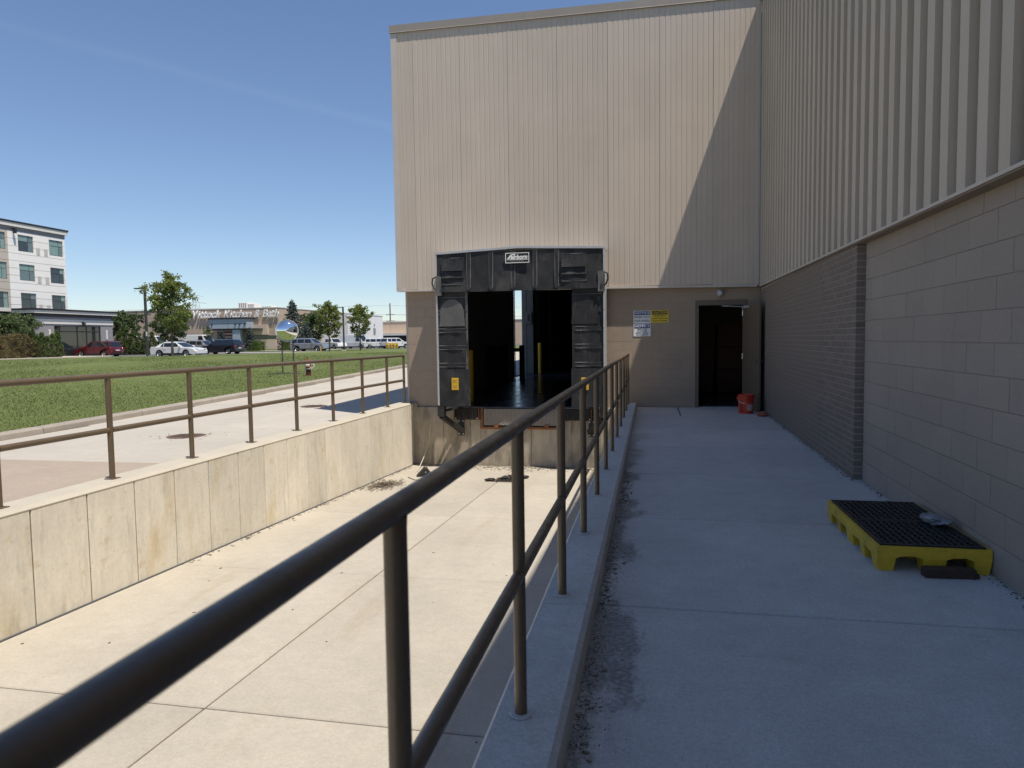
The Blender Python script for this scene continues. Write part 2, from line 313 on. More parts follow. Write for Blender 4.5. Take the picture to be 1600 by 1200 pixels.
while y < 70:
    m2 = MB(); ya, yb = y+.006, y+2.99; za, zb = TD(ya), TD(yb)
    P = lambda yy, dx, dz, z: (kx(yy)+dx, yy, z+dz)
    s0 = [P(ya, -.16, -.2, za), P(ya, .13, -.2, za), P(ya, .09, .10, za), P(ya, .06, .13, za), P(ya, -.16, .135, za)]
    s1 = [P(yb, -.16, -.2, zb), P(yb, .13, -.2, zb), P(yb, .09, .10, zb), P(yb, .06, .13, zb), P(yb, -.16, .135, zb)]
    m2.add(s0+s1, [(0,1,2,3,4), (9,8,7,6,5)]+[(i, (i+1) % 5, (i+1) % 5+5, i+5) for i in range(5)]); m2.build('kerb_stone', M['lawnkerb'], drive); y += 3
# loading pit floor of cast slabs
pit = tag(MB().add([(-5.5, -26, PZ(-26)-.35), (-.5, -26, PZ(-26)-.35), (-.5, 15.3, PZ(15.3)-.35), (-5.5, 15.3, PZ(15.3)-.35), (-5.5, -26, PZ(-26)-.07), (-.5, -26, PZ(-26)-.07), (-.5, 15.3, PZ(15.3)-.07), (-5.5, 15.3, PZ(15.3)-.07)],
          [(0,3,2,1),(4,5,6,7),(0,1,5,4),(1,2,6,5),(2,3,7,6),(3,0,4,7)]).build('dock_pit_floor', mat('joint dirt', (.05, .045, .04), .95)), kind='structure')
rows = [4.0+2.95*i for i in range(-10, 4)]+[15.06]
DRX, DRY = -2.77, 13.23
for a, b in zip(rows, rows[1:]):
    for x0, x1 in ((-5.345, -2.95), (-2.95, -.585)):
        g = .008; xa, xb, ya, yb = x0+g, x1-g, a+g, b-g; c = .008; m2 = MB(); P = lambda x, y, d: (x, y, PZ(y)+d)
        m2.add([P(xa,ya,-.1),P(xb,ya,-.1),P(xb,yb,-.1),P(xa,yb,-.1),P(xa,ya,-c),P(xb,ya,-c),P(xb,yb,-c),P(xa,yb,-c),P(xa+c,ya+c,0),P(xb-c,ya+c,0),P(xb-c,yb-c,0),P(xa+c,yb-c,0)],
               [(0,3,2,1), (8,9,10,11), (0,1,5,4), (1,2,6,5), (2,3,7,6), (3,0,4,7), (4,5,9,8), (5,6,10,9), (6,7,11,10), (7,4,8,11)])
        m2.build('slab', M['pit'], pit, fix=False)
# raised walkway of cast slabs
walk = tag(MB().box(-.42, 2.3, -26, 15.3, -.6, -.05).build('walkway', mat('walkway joint dirt', (.06, .055, .05), .95)), kind='structure')
# soil blown along the kerb is a stain in the slabs' own concrete
wm = M['walk']; t, b = nodes_of(wm); src = b.inputs['Base Color'].links[0].from_socket
g = t.nodes.new('ShaderNodeNewGeometry'); sp = t.nodes.new('ShaderNodeSeparateXYZ'); t.links.new(g.outputs['Position'], sp.inputs[0])
n1 = t.nodes.new('ShaderNodeTexNoise'); n1.inputs['Scale'].default_value = 1.15; n1.inputs['Detail'].default_value = 6; n1.inputs['Roughness'].default_value = .62
mp = t.nodes.new('ShaderNodeMapping'); mp.inputs['Scale'].default_value = (2.2, 1, 1); mp.inputs['Location'].default_value = (3.1, .6, 0); t.links.new(g.outputs['Position'], mp.inputs[0]); t.links.new(mp.outputs[0], n1.inputs['Vector'])
n2 = t.nodes.new('ShaderNodeTexNoise'); n2.inputs['Scale'].default_value = 40; n2.inputs['Detail'].default_value = 4; t.links.new(g.outputs['Position'], n2.inputs['Vector'])
def mth(op, a, b_, c=None):
    q = t.nodes.new('ShaderNodeMath'); q.operation = op
    for i, s in enumerate((a, b_, c)):
        if s is None: continue
        if isinstance(s, (int, float)): q.inputs[i].default_value = s
        else: t.links.new(s, q.inputs[i])
    return q.outputs[0]
wid = mth('MULTIPLY_ADD', n1.outputs['Fac'], 1.15, -.44)            # width of the soil strip
wid = mth('MULTIPLY_ADD', n2.outputs['Fac'], .16, mth('SUBTRACT', wid, .08))
dx = mth('SUBTRACT', wid, mth('ADD', sp.outputs[0], .30))
mrn = t.nodes.new('ShaderNodeMapRange'); mrn.interpolation_type = 'SMOOTHSTEP'; mrn.inputs[1].default_value = -.05; mrn.inputs[2].default_value = .10; mrn.inputs[4].default_value = .74; t.links.new(dx, mrn.inputs[0])
fy = t.nodes.new('ShaderNodeMapRange'); fy.inputs[1].default_value = 11.5; fy.inputs[2].default_value = 8.0; fy.inputs[3].default_value = .15; t.links.new(sp.outputs[1], fy.inputs[0])
gr = t.nodes.new('ShaderNodeMapRange'); gr.inputs[1].default_value = .36; gr.inputs[2].default_value = .60; gr.inputs[3].default_value = .62; t.links.new(n2.outputs['Fac'], gr.inputs[0])
fac = mth('MULTIPLY', mth('MULTIPLY', mrn.outputs[0], gr.outputs[0]), fy.outputs[0])
mx = t.nodes.new('ShaderNodeMix'); mx.data_type = 'RGBA'; t.links.new(fac, mx.inputs[0]); t.links.new(src, mx.inputs[6]); mx.inputs[7].default_value = (.125, .115, .09, 1); t.links.new(mx.outputs[2], b.inputs['Base Color'])
rows = [3.8+1.93*i for i in range(-14, 6)]+[15.13]
for a, b_ in zip(rows, rows[1:]):
    cols = [(-.315, 2.16)] if a < 13 else [(-.315, .54), (.565, 2.16)]
    for x0, x1 in cols:
        g_ = .008
        bevbox('slab', x0, x1, a+g_, b_-g_, -.14, 0, .006, M['walk'], walk)
# ================================================================== walls of the pit
wl = thing('retaining_wall', 'tall pale concrete retaining wall along the left of the loading pit', 'wall', (-5.36, 0, 0))
seam = [5.0445+.625*i for i in range(-50, 17)]
for a, b_ in zip(seam, seam[1:]+[15.06]):
    ga = .007
    m2 = MB(); ya, yb = a+ga, b_-ga; c = .006; H0 = -1.75; H1 = .06
    m2.add([(-.3,ya,H0),(-c,ya,H0),(0,ya+c,H0),(0,yb-c,H0),(-c,yb,H0),(-.3,yb,H0)]+[(-.3,ya,H1),(-c,ya,H1),(0,ya+c,H1),(0,yb-c,H1),(-c,yb,H1),(-.3,yb,H1)],
           [(5,4,3,2,1,0),(6,7,8,9,10,11)]+[(i,(i+1)%6,(i+1)%6+6,i+6) for i in range(6)])
    m2.build('panel', M['formwall'], wl)
MB().box(-.36, -.012, -26, 15.055, -1.8, .055).build('wall_core', mat('form joint dirt', (.13, .115, .095), .95), wl)
MB().add([(.0, -26, PZ(-26)-.05), (.018, -26, PZ(-26)-.05), (.018, 15.05, PZ(15.05)-.05), (.0, 15.05, PZ(15.05)-.05), (.0, -26, PZ(-26)+.008), (.018, -26, PZ(-26)+.004), (.018, 15.05, PZ(15.05)+.004), (.0, 15.05, PZ(15.05)+.008)], [(0,3,2,1),(4,5,6,7),(0,1,5,4),(1,2,6,5),(2,3,7,6),(3,0,4,7)]).build('joint_filler', M['dark_room'], wl)
MB().prism([(-.375, -.6), (-.375, .055), (-.35, .085), (-.045, .085), (.004, .058), (.004, .05), (-.2, .045)], -26, 15.055, 'Y').build('cap', M['wallcap'], wl)
MB().prism([(-.30, 15.056), (.02, 15.056), (.075, 15.075), (.10, 15.12), (-.30, 15.12)], -1.7, .07, 'Z').build('end_return', M['dockwall'], wl)
kw = thing('walkway_kerb', 'grey concrete kerb wall between the walkway and the loading pit', 'kerb', (-.44, 0, 0))
yk = -24.0; k = 0
while yk < 14.7:
    e = min(yk+3.05, 14.72)
    MB().prism([(-.13, -.4), (-.13, .105), (-.115, .122), (.115, .13), (.137, .108), (.142, -.1), (.142, -.4)], yk+.002, e-.002, 'Y').build('kerb_stone', M['kerb'], kw); yk = e
MB().box(-.135, .06, -26, 15.06, -1.85, .085).build('pit_side_wall', M['dockwall'], kw)
# ================================================================== the warehouse
D = 15.14; DS = 14.99; ANG = math.atan(.022)
wh = thing('warehouse', 'taupe warehouse with ribbed metal siding above painted block walls and a truck dock', 'building', (0, 0, 0))
def SX(y): return 1.95+.022*(y-5)
def rib_panel(width, pitch, flat, slope, depth, h, lap=.0):
    pts = []; n = int(round(width/pitch)); p = width/n
    for i in range(n):
        x = i*p; pts += [(x, 0), (x+flat, 0), (x+flat+slope, depth), (x+p-slope, depth)]
    pts.append((width-.002, 0)); mb = MB()
    for x, d in pts: mb.v += [(x, d, 0), (x, d, h)]
    for i in range(len(pts)-1): mb.f.append((2*i, 2*i+2, 2*i+3, 2*i+1))
    return mb.mesh(fix=False)
# facade siding: fine ribs, one object for each sheet
ZB = lambda x: 2.51-(x-2.2)*.0138
fsid = link('metal_siding', MB().box(-5.62, 2.35, DS+.035, D+.12, 2.76, 8.32).mesh(), M['sidingF'], wh)
edges = [-5.655, -5.16, -4.09, -3.02, -1.95, -.88, .19, 1.26, 2.17]
full = None
for a, b_ in zip(edges, edges[1:]):
    me = rib_panel(b_-a, .107, .086, .005, .0055, 5.72)
    me.transform(Matrix.Translation((-(b_-a)/2, 0, 0)))
    zb = ZB((a+b_)/2)+.05
    link('panel', me, M['sidingF'], fsid, ((a+b_)/2, DS+.004-.0006*(edges.index(a) % 2), zb))
    MB().box((b_-.006), (b_+.006), DS-.002, DS+.01, zb, 8.33).build('seam', M['trim'], fsid) if b_ < 2 else None
def tilted(name, x0, x1, y0, y1, h, dz, m, parent):
    z0, z1 = ZB(x0)+dz, ZB(x1)+dz
    return MB().add([(x0,y0,z0),(x1,y0,z1),(x1,y1,z1),(x0,y1,z0),(x0,y0,z0+h),(x1,y0,z1+h),(x1,y1,z1+h),(x0,y1,z0+h)], [(0,3,2,1),(4,5,6,7),(0,1,5,4),(1,2,6,5),(2,3,7,6),(3,0,4,7)]).build(name, m, parent)
tilted('drip_edge', -5.67, 2.13, DS-.012, D+.02, .045, 0, M['trim'], fsid)
MB().box(-5.672, -5.645, DS-.012, DS+.35, 2.66, 8.30).build('corner_trim', M['trim'], fsid)
MB().box(-5.645, -5.53, DS-.012, DS-.004, 2.66, 8.30).build('corner_trim', M['trim'], fsid)
MB().box(2.10, 2.165, DS-.01, DS+.05, 2.55, 8.30).build('corner_trim', M['trim'], fsid)
# roof edge
rf = link('roof', MB().add([(-5.68, DS-.004, 8.40), (2.3, DS-.004, 8.36), (30, DS-.004, 8.36), (30, 60, 8.36), (-5.68, 60, 8.40), (-5.68, DS-.004, 8.32), (2.3, DS-.004, 8.30), (30, DS-.004, 8.30), (30, 60, 8.28), (-5.68, 60, 8.30)],
     [(0,1,2,3,4), (9,8,7,6,5), (0,5,6,1), (1,6,7,2), (2,7,8,3), (3,8,9,4), (4,9,5,0)]).mesh(), M['fascia'], wh)
xs_ = [-5.70, -2.65, .40, 2.20]
for a, b_ in zip(xs_, xs_[1:]):
    zf = lambda x: 8.325-(x+5.7)*.006
    m2 = MB(); pr = [(-.022, .155), (-.026, 0.0), (-.036, -.012), (-.018, -.014), (.03, -.012), (.05, .155)]
    m2.add([(a+.002, DS+p[0], zf(a)+p[1]) for p in pr]+[(b_-.002, DS+p[0], zf(b_)+p[1]) for p in pr], [tuple(range(6)), tuple(reversed(range(6, 12)))]+[(i, (i+1) % 6, (i+1) % 6+6, i+6) for i in range(6)])
    m2.build('fascia', M['fascia'], rf)
MB().box(2.2, 30, -30, DS-.02, 8.15, 8.24).build('roof_deck', M['fascia'], rf)
# east wing: coarse ribs over block and brick; the wall runs at a hair's angle to the facade
east = link('metal_siding', MB().box(.16, .20, -30, 14.98, 2.62, 8.17).mesh(), M['sidingR'], wh, (SX(0), 0, 0), (0, 0, -ANG))
def slot_panel(pitch, n, flat, d, d2, slot, h):
    mb = MB(); pts = []
    for i in range(n):
        x = i*pitch; pts += [(x, 0), (x+flat, 0), (x+flat+.014, d), (x+pitch-slot, d*.9), (x+pitch-slot, d2), (x+pitch-.003, d2)]
    pts.append((n*pitch-.002, 0))
    for x, q in pts: mb.v += [(x, q, 0), (x, q, h)]
    for i in range(len(pts)-1): mb.f.append((2*i, 2*i+2, 2*i+3, 2*i+1))
    return mb.mesh(fix=False)
mep = slot_panel(.295, 3, .140, .065, .15, .034, 5.79)
mep.transform(Matrix(((0, 1, 0, 0), (1, 0, 0, 0), (0, 0, 1, 0), (0, 0, 0, 1))))
y = 14.96; 
while y > -28:
    link('panel', mep, M['sidingR'], east, (0, y-.885, 2.40+.0125*(y-.885-5)))
    y -= .885
def bzt(y): return 2.376+.0125*(y-5)
MB().add([(-.012, -29, bzt(-29)), (.17, -29, bzt(-29)), (.17, 14.9, bzt(14.9)), (-.012, 14.9, bzt(14.9)), (-.012, -29, bzt(-29)+.022), (.17, -29, bzt(-29)+.022), (.17, 14.9, bzt(14.9)+.022), (-.012, 14.9, bzt(14.9)+.022)],
         [(0,3,2,1),(4,5,6,7),(0,1,5,4),(1,2,6,5),(2,3,7,6),(3,0,4,7)]).build('drip_edge', M['trim'], east)
MB().add([(.0, -29, bzt(-29)-.012), (.15, -29, bzt(-29)-.012), (.15, 14.9, bzt(14.9)-.012), (.0, 14.9, bzt(14.9)-.012), (.0, -29, bzt(-29)-.002), (.15, -29, bzt(-29)-.002), (.15, 14.9, bzt(14.9)-.002), (.0, 14.9, bzt(14.9)-.002)],
         [(0,3,2,1),(4,5,6,7),(0,1,5,4),(1,2,6,5),(2,3,7,6),(3,0,4,7)]).build('soffit', M['soffit'], east)
MB().box(-.03, .2, -30, 14.97, 8.17, 8.26).build('fascia', M['fascia'], east)
# block wall of the east wing
CH = .2032
bw = link('block_wall', MB().box(.111, .35, -30, 14.9, -.2, 2.44).mesh(), M['mortar'], wh, (SX(0), 0, 0), (0, 0, -ANG))
blk = bevmesh(.10, .4064-.0036, CH-.0036, .0015)
rest = MB()
for c in range(12):
    y = 7.56-(.2032 if c % 2 else 0)
    if c % 2: 
        link('block', bevmesh(.10, .2032-.009, CH-.009, .004), M['block'], bw, (.155, y+.1016, c*CH+CH/2))
    while y > -29:
        if y > 3.6: link('block', blk, M['block'], bw, (.155+random.uniform(-.0012, .0012), y-.2032, c*CH+CH/2))
        else: rest.box(.105, .2, y-.4064+.0045, y-.0045, c*CH+.0045, c*CH+CH-.0045)
        y -= .4064
tag(rest.build('block_courses', M['block'], bw), kind='stuff')
# brick pier wall, proud of the blocks
bk = link('brick_wall', MB().box(.0275, .13, 7.582, 14.9, -.2, 2.47).mesh(), M['brickmortar'], wh, (SX(0), 0, 0), (0, 0, -ANG))
brk = {True: bevmesh(.105, .193, .0572, .003), False: bevmesh(.105, .0915, .0572, .003)}
allb = []
for c in range(36):
    z = c*.0677+.034; y = 7.58
    if c % 2: allb.append((y+.0457, z, False)); y += .1016
    while y < 14.75: allb.append((y+.0965, z, True)); y += .2032
allb.sort(key=lambda q: q[0]); rest = MB()
for i, (y, z, fl) in enumerate(allb):
    if i < 300: link('brick', brk[fl], M['brick'], bk, (.0755+random.uniform(-.0015, .0015), y, z))
    else: h = .0965 if fl else .0457; rest.box(.0225, .1, y-h, y+h, z-.0286, z+.0286)
tag(rest.build('brick_courses', M['brick'], bk), kind='stuff')
MB().tube([(.118, 7.563, 0), (.118, 7.563, 2.45)], .012, 6).build('sealant_joint', M['dark_room'], bk)
# block wall of the facade, with openings for the dock and the door
DOX0, DOX1, DOZ = -4.30, -1.42, 2.75
DRX0, DRX1, DRZ = .985, 1.875, 2.15
fw = link('block_wall', MB().box(-5.47, DOX0, D+.0045, D+.22, -.3, 2.75).mesh(), M['mortarF'], wh)
MB().box(DOX1, DRX0-.03, D+.0045, D+.22, -.3, 2.75).build('mortar_backing', M['mortarF'], fw); MB().box(DRX1+.03, 2.4, D+.0045, D+.22, -.2, 2.75).build('mortar_backing', M['mortarF'], fw); MB().box(DRX0-.03, DRX1+.03, D+.005, D+.219, DRZ+.03, 2.75).build('mortar_backing', M['mortarF'], fw)
bcache = {}
def fblock(x0, x1, c):
    w_ = round(x1-x0, 3)
    if w_ < .03: return
    if w_ not in bcache: bcache[w_] = bevmesh(w_-.003, .1, CH-.003, .0012)
    link('block', bcache[w_], M['blockF'], fw, ((x0+x1)/2, D+.05+random.uniform(-.0012, .0012), c*CH+CH/2))
for c in range(13):
    spans = [(-5.48, DOX0), (DOX1, DRX0-.075), (DRX1+.075, 2.22)] if c < 11 else [(-5.48, DOX0), (DOX1, 2.22)]
    for s0, s1 in spans:
        x = -5.48-(.2032 if c % 2 else 0)
        while x < s1:
            a, b_ = max(x, s0), min(x+.4064, s1)
            if b_-a > .02: fblock(a, b_, c)
            x += .4064
# bodies that close the building (so the inside stays dark)
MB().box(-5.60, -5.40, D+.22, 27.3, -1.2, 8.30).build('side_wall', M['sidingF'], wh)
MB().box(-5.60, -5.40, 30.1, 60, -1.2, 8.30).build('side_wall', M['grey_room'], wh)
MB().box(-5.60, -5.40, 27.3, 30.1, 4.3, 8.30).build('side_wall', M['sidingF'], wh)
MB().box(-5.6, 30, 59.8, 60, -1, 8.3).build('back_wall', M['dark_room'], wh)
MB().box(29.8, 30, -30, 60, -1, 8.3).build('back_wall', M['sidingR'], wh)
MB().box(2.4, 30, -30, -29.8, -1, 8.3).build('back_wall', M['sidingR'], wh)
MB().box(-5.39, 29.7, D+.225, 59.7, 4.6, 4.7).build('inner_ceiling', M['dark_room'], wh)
MB().box(-.55, -.45, D+.23, 46, -.05, 4.6).build('partition', M['dark_room'], wh)  # unseen wall added to keep the dock's light out of the door room
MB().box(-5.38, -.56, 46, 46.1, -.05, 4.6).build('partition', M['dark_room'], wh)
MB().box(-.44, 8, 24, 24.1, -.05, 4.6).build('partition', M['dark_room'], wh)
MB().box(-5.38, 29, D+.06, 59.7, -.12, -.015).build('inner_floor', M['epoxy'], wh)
# dock wall below the door
dw = link('dock_wall', MB().box(-5.38, -.57, D-.02, D+.3, -1.9, -.02).mesh(), M['dockwall'], wh)
xsd = [-5.37, -4.66, -4.02, -3.78, -2.62, -1.95, -1.72, -1.1, -.585]
for a, b_ in zip(xsd, xsd[1:]):
    if a in (-3.78, -2.62): bevbox('panel', a+.003, b_-.003, D-.06, D, -1.85, -.47, .004, M['dockwall'], dw)
    else: bevbox('panel', a+.003, b_-.003, D-.06, D, -1.85, -.022, .004, M['dockwall'], dw)

# ================================================================== dock shelter
YF = 14.45
ds = thing('dock_shelter', 'black vinyl truck dock shelter with pale metal edging and yellow guide patches', 'dock shelter', (-2.75, DS, 0))
def dbox(name, x0, x1, y0, y1, z0, z1, m, parent=ds, b=0):
    o = bevbox(name, x0+2.75, x1+2.75, y0-DS, y1-DS, z0, z1, b, M[m], parent) if b else MB().box(x0+2.75, x1+2.75, y0-DS, y1-DS, z0, z1).build(name, M[m], parent)
    return o
def cloth(name, x0, x1, z0, z1, yy, m, parent=ds, nx=24, nz=14, amp=.012, sd=0, sag=0, fl=0, sm=1.0):
    """a hanging vinyl sheet with soft folds and thickness"""
    rg = np.random.default_rng(sd+5); ph = rg.uniform(0, 6.28, 8); v = []; f = []
    for s in (0, 1):
        for j in range(nz+1):
            for i in range(nx+1):
                u, q = i/nx, j/nz; x = x0+(x1-x0)*u; z = z0+(z1-z0)*q
                z += sag*math.sin(math.pi*u)*(1-q)
                d = amp*(math.sin(5*u*sm+ph[0]+2.6*q)+.8*math.sin(9*u*sm-5*q+ph[1])+.6*math.sin(6*q+ph[2])+.5*math.sin(13*u*sm+9*q+ph[3]))*(.35+.65*(1-q))
                v.append((x+2.75, yy-DS+d-fl*(1-q)**2+s*.012, z))
    W = nx+1; K = W*(nz+1)
    for j in range(nz):
        for i in range(nx): a = j*W+i; f.append((a, a+1, a+W+1, a+W)); f.append((K+a, K+a+W, K+a+W+1, K+a+1))
    for i in range(nx): f += [(i, K+i, K+i+1, i+1), (nz*W+i, nz*W+i+1, K+nz*W+i+1, K+nz*W+i)]
    for j in range(nz): a, b_ = j*W, (j+1)*W; f += [(a, b_, K+b_, K+a), (a+nx, K+a+nx, K+b_+nx, b_+nx)]
    me = npmesh(v, f); me.polygons.foreach_set('use_smooth', [True]*len(me.polygons)); me.set_sharp_from_angle(angle=R(50))
    return link(name, me, M[m], parent)
XL, XR, ZT = -4.575, -.935, 3.385
# rigid side frames and head frame projecting from the wall
for x0, x1 in ((XL, XL+.035), (XR-.035, XR)):
    dbox('side_frame', x0+.004, x1-.004, YF+.02, DS-.002, .09, ZT-.02, 'galv')
    dbox('edge_trim', x0, x1+.0, YF-.012, YF+.03, .08, ZT-.045, 'galv')
    for k in range(9):
        z = .28+k*.365; MB().lathe([(.0, -.018), (.007, -.017), (.007, -.012)], ((x0+x1)/2+2.75, YF-DS, z), 6, 'Y').build('screw', M['bolt'], ds)
# slightly tapering head: high at mid span
m2 = MB(); hp = [(XL, ZT-.045), (-2.76, ZT+.028), (XR, ZT-.045)]
for (xa, za), (xb, zb) in zip(hp, hp[1:]):
    m2.add([(xa+2.75, YF-.015-DS, za), (xb+2.75, YF-.015-DS, zb), (xb+2.75, -.002, zb), (xa+2.75, -.002, za), (xa+2.75, YF-.015-DS, za+.045), (xb+2.75, YF-.015-DS, zb+.045), (xb+2.75, -.002, zb+.05), (xa+2.75, -.002, za+.05)],
           [(0,3,2,1),(4,5,6,7),(0,1,5,4),(1,2,6,5),(2,3,7,6),(3,0,4,7)])
m2.build('head_frame', M['galv'], ds)
for k in range(10):
    x = XL+.1+k*.38; z = ZT-.02+.073*(1-abs(x+2.76)/1.83); MB().lathe([(.0, -.02), (.007, -.019), (.007, -.013)], (x+2.75, YF-DS, z-.01), 6, 'Y').build('screw', M['bolt'], ds)
hc = cloth('head_curtain', XL+.05, XR-.045, 2.535, ZT-.015, YF+.005, 'vinyl', nx=60, nz=16, amp=.010, sd=1, sag=-.012, fl=.05, sm=3)
for k, x in enumerate((-3.87, -3.79, -3.38, -3.30, -2.90, -2.82, -2.43, -2.35, -1.97, -1.89)):
    cloth('seam', x-.004, x+.004, 2.60, ZT-.02, YF-.006, 'stitch', hc, nx=1, nz=12, amp=.002, sd=1, fl=.05)
    if k % 2 == 0: cloth('pleat', x+.002, x+.078, 2.56, ZT-.02, YF-.010, 'vinyl', hc, nx=4, nz=12, amp=.003, sd=k, fl=.05)
for x0, x1 in ((-4.42, -3.93), (-1.83, -1.30)):
    for j, (z0, z1) in enumerate(((2.98, 3.24), (2.83, 2.97), (2.68, 2.82))):
        cloth('wear_flap', x0, x1, z0, z1, YF-.016-.012*(2-j), 'vinyl', hc, nx=8, nz=4, amp=.004, sd=j, fl=.03)
    cloth('seam', x0, x1, 3.255, 3.262, YF-.006, 'stitch', hc, nx=6, nz=1, amp=.002, sd=3)
    cloth('seam', x0, x1, 3.225, 3.231, YF-.012, 'stitch', hc, nx=6, nz=1, amp=.002, sd=4)
for k, (x0, x1) in enumerate(((XL+.04, -3.875), (-1.625, XR-.04))):
    sc = cloth('side_curtain', x0, x1, .12, 2.6, YF+.03, 'vinyl', nx=18, nz=50, amp=.007, sd=10+k)
    for z in (.92, 1.00, 1.30, 1.38, 1.67, 1.75, 2.06, 2.14, 2.42):
        cloth('seam', x0+.005, x1-.02, z-.003, z+.003, YF+.017, 'stitch', sc, nx=8, nz=1, amp=.003, sd=k)
    for z in (.96, 1.34, 1.71, 2.10): cloth('pleat', x0+.01, x1-.02, z-.038, z+.038, YF+.018, 'vinyl', sc, nx=8, nz=2, amp=.003, sd=k+3)
    xe = x1 if k == 0 else x0
    cloth('edge_hem', xe-.05 if k == 0 else xe, xe if k == 0 else xe+.05, .15, 2.55, YF+.018, 'vinyl_scuff' if k == 0 else 'vinyl', sc, nx=3, nz=30, amp=.004, sd=k)
    c0 = (x0+x1)/2+(-.02 if k == 0 else -.05)                                # round-topped scuff patch
    mb = MB(); n = 20; ring = [(c0+2.75+.27*math.cos(math.pi*i/n), 2.02+.36*math.sin(math.pi*i/n)**.8) for i in range(n+1)]
    ring = [(c0+2.75+.29, 1.80)]+ring+[(c0+2.75-.29, 1.80)]
    mb.prism(ring, YF+.008-DS, YF+.016-DS, 'Y'); mb.build('wear_patch', M['vinyl_scuff'] if k == 0 else M['vinyl'], sc)
    flap = (x0+.0, x1+.03) if k == 0 else (x0-.03, x1)
    cloth('lower_flap', flap[0]+.01, flap[1], .06, .87, YF+.006, 'vinyl', sc, nx=12, nz=10, amp=.007, sd=20+k)
    gx_ = -4.175 if k == 0 else -1.36
    dbox('guide_patch', gx_-.078, gx_+.078, YF-.028, YF-.012, .42, .68, 'yellow', sc, .004)
    bd = MB(); 
    for a, b_ in (((-.05, .58), (.05, .65)), ((-.05, .65), (.05, .58)), ((-.05, .46), (.05, .53)), ((-.05, .53), (.05, .46))):
        bd.bar((gx_+2.75+a[0], YF-.03-DS, a[1]), (gx_+2.75+b_[0], YF-.03-DS, b_[1]), .004, .004)
    bd.build('stitch', M['stitch'], sc)
# torn corner straps at the ends of the head curtain
for s, xx in ((1, XL+.02), (-1, XR-.02)):
    pts = [(xx+2.75, YF-.03-DS, 2.86), (xx-s*.07+2.75, YF-.05-DS, 2.83), (xx-s*.085+2.75, YF-.05-DS, 2.72), (xx-s*.05+2.75, YF-.05-DS, 2.62), (xx+2.75, YF-.03-DS, 2.58)]
    MB().tube(pts, .018, 6).build('corner_strap', M['black_steel'], ds, True)
    cloth('corner_tab', min(xx, xx+s*.12), max(xx, xx+s*.12), 2.46, 2.88, YF-.05, 'vinyl_scuff', nx=4, nz=8, amp=.008, sd=33+s)
# maker's plate
pl = dbox('name_plate', -3.015, -2.505, YF-.052, YF-.040, 3.10, 3.315, 'black_steel')
M['white'] = mat('white print', (.78, .78, .76), .6); M['blackink'] = mat('black print', (.02, .02, .02), .6); M['blue'] = mat('sign blue', (.012, .035, .17), .5); M['signyellow'] = mat('sign yellow', (.72, .53, .03), .5); M['signwhite'] = mat('sign white', (.74, .76, .78), .5)
fr_ = MB(); x0, x1, z0, z1 = -3.015+2.75, -2.505+2.75, 3.10, 3.315; yy0, yy1 = YF-.056-DS, YF-.050-DS; bb = .014
fr_.box(x0, x1, yy0, yy1, z0, z0+bb).box(x0, x1, yy0, yy1, z1-bb, z1).box(x0, x0+bb, yy0, yy1, z0+bb, z1-bb).box(x1-bb, x1, yy0, yy1, z0+bb, z1-bb).box(x0+.03, x1-.03, yy0, yy1, 3.165, 3.176)
fr_.build('border', M['white'], pl)
link('lettering', text_mesh('airborn', .125, .001, .006, .22, xs=.95), M['white'], pl, (-2.725+2.75, YF-.056-DS, 3.222), (R(90), 0, 0))
sw = MB().prism([(-2.98, 3.185), (-2.935, 3.185), (-2.87, 3.262), (-2.80, 3.272), (-2.79, 3.288), (-2.87, 3.288), (-2.91, 3.27)], yy0, yy1, 'Y'); sw.v = [(a+2.75, b_, c) for a, b_, c in sw.v]; sw.build('swoosh', M['white'], pl)
dash = MB(); random.seed(3); xx = -2.90
while xx < -2.63: w_ = random.uniform(.008, .018); dash.box(xx+2.75, xx+w_+2.75, yy0, yy1, 3.132, 3.150); xx += w_+.006
dash.build('small_print', M['stitch'], pl)
# steel legs under the shelter's side frames
for s, x0 in ((1, -4.60), (-1, -.91)):
    br = thing('shelter_bracket', 'black folded steel bracket bolted under the %s end of the dock shelter' % ('left' if s == 1 else 'right'), 'bracket', (x0, D-.06, -.6), group=None)
    def bb_(name, a0, a1, b0, b1, c0, c1): 
        q = sorted((s*a0, s*a1)); return MB().box(q[0], q[1], b0, b1, c0+.6, c1+.6).build(name, M['black_steel'], br)
    bb_('upright', 0, .15, -.60, -.45, -.17, .10)
    m2 = MB(); m2.bar((s*.075, -.53, .43), (s*.40, -.06, .05), .15, .10); m2.build('diagonal', M['black_steel'], br)
    bb_('wall_plate', .30, .44, -.025, -.004, -.66, -.03)
    m2 = MB(); m2.bar((s*.10, -.5, .54), (s*.40, -.04, .61), .05, .05); m2.build('stay', M['black_steel'], br)
    for a, c in ((.325, -.62), (.415, -.62), (.325, -.33), (.415, -.33), (.415, -.06)):
        MB().lathe([(0, -.042), (.014, -.04), (.016, -.025)], (s*a, 0, c+.6), 6, 'Y').build('bolt', M['bolt'], br)
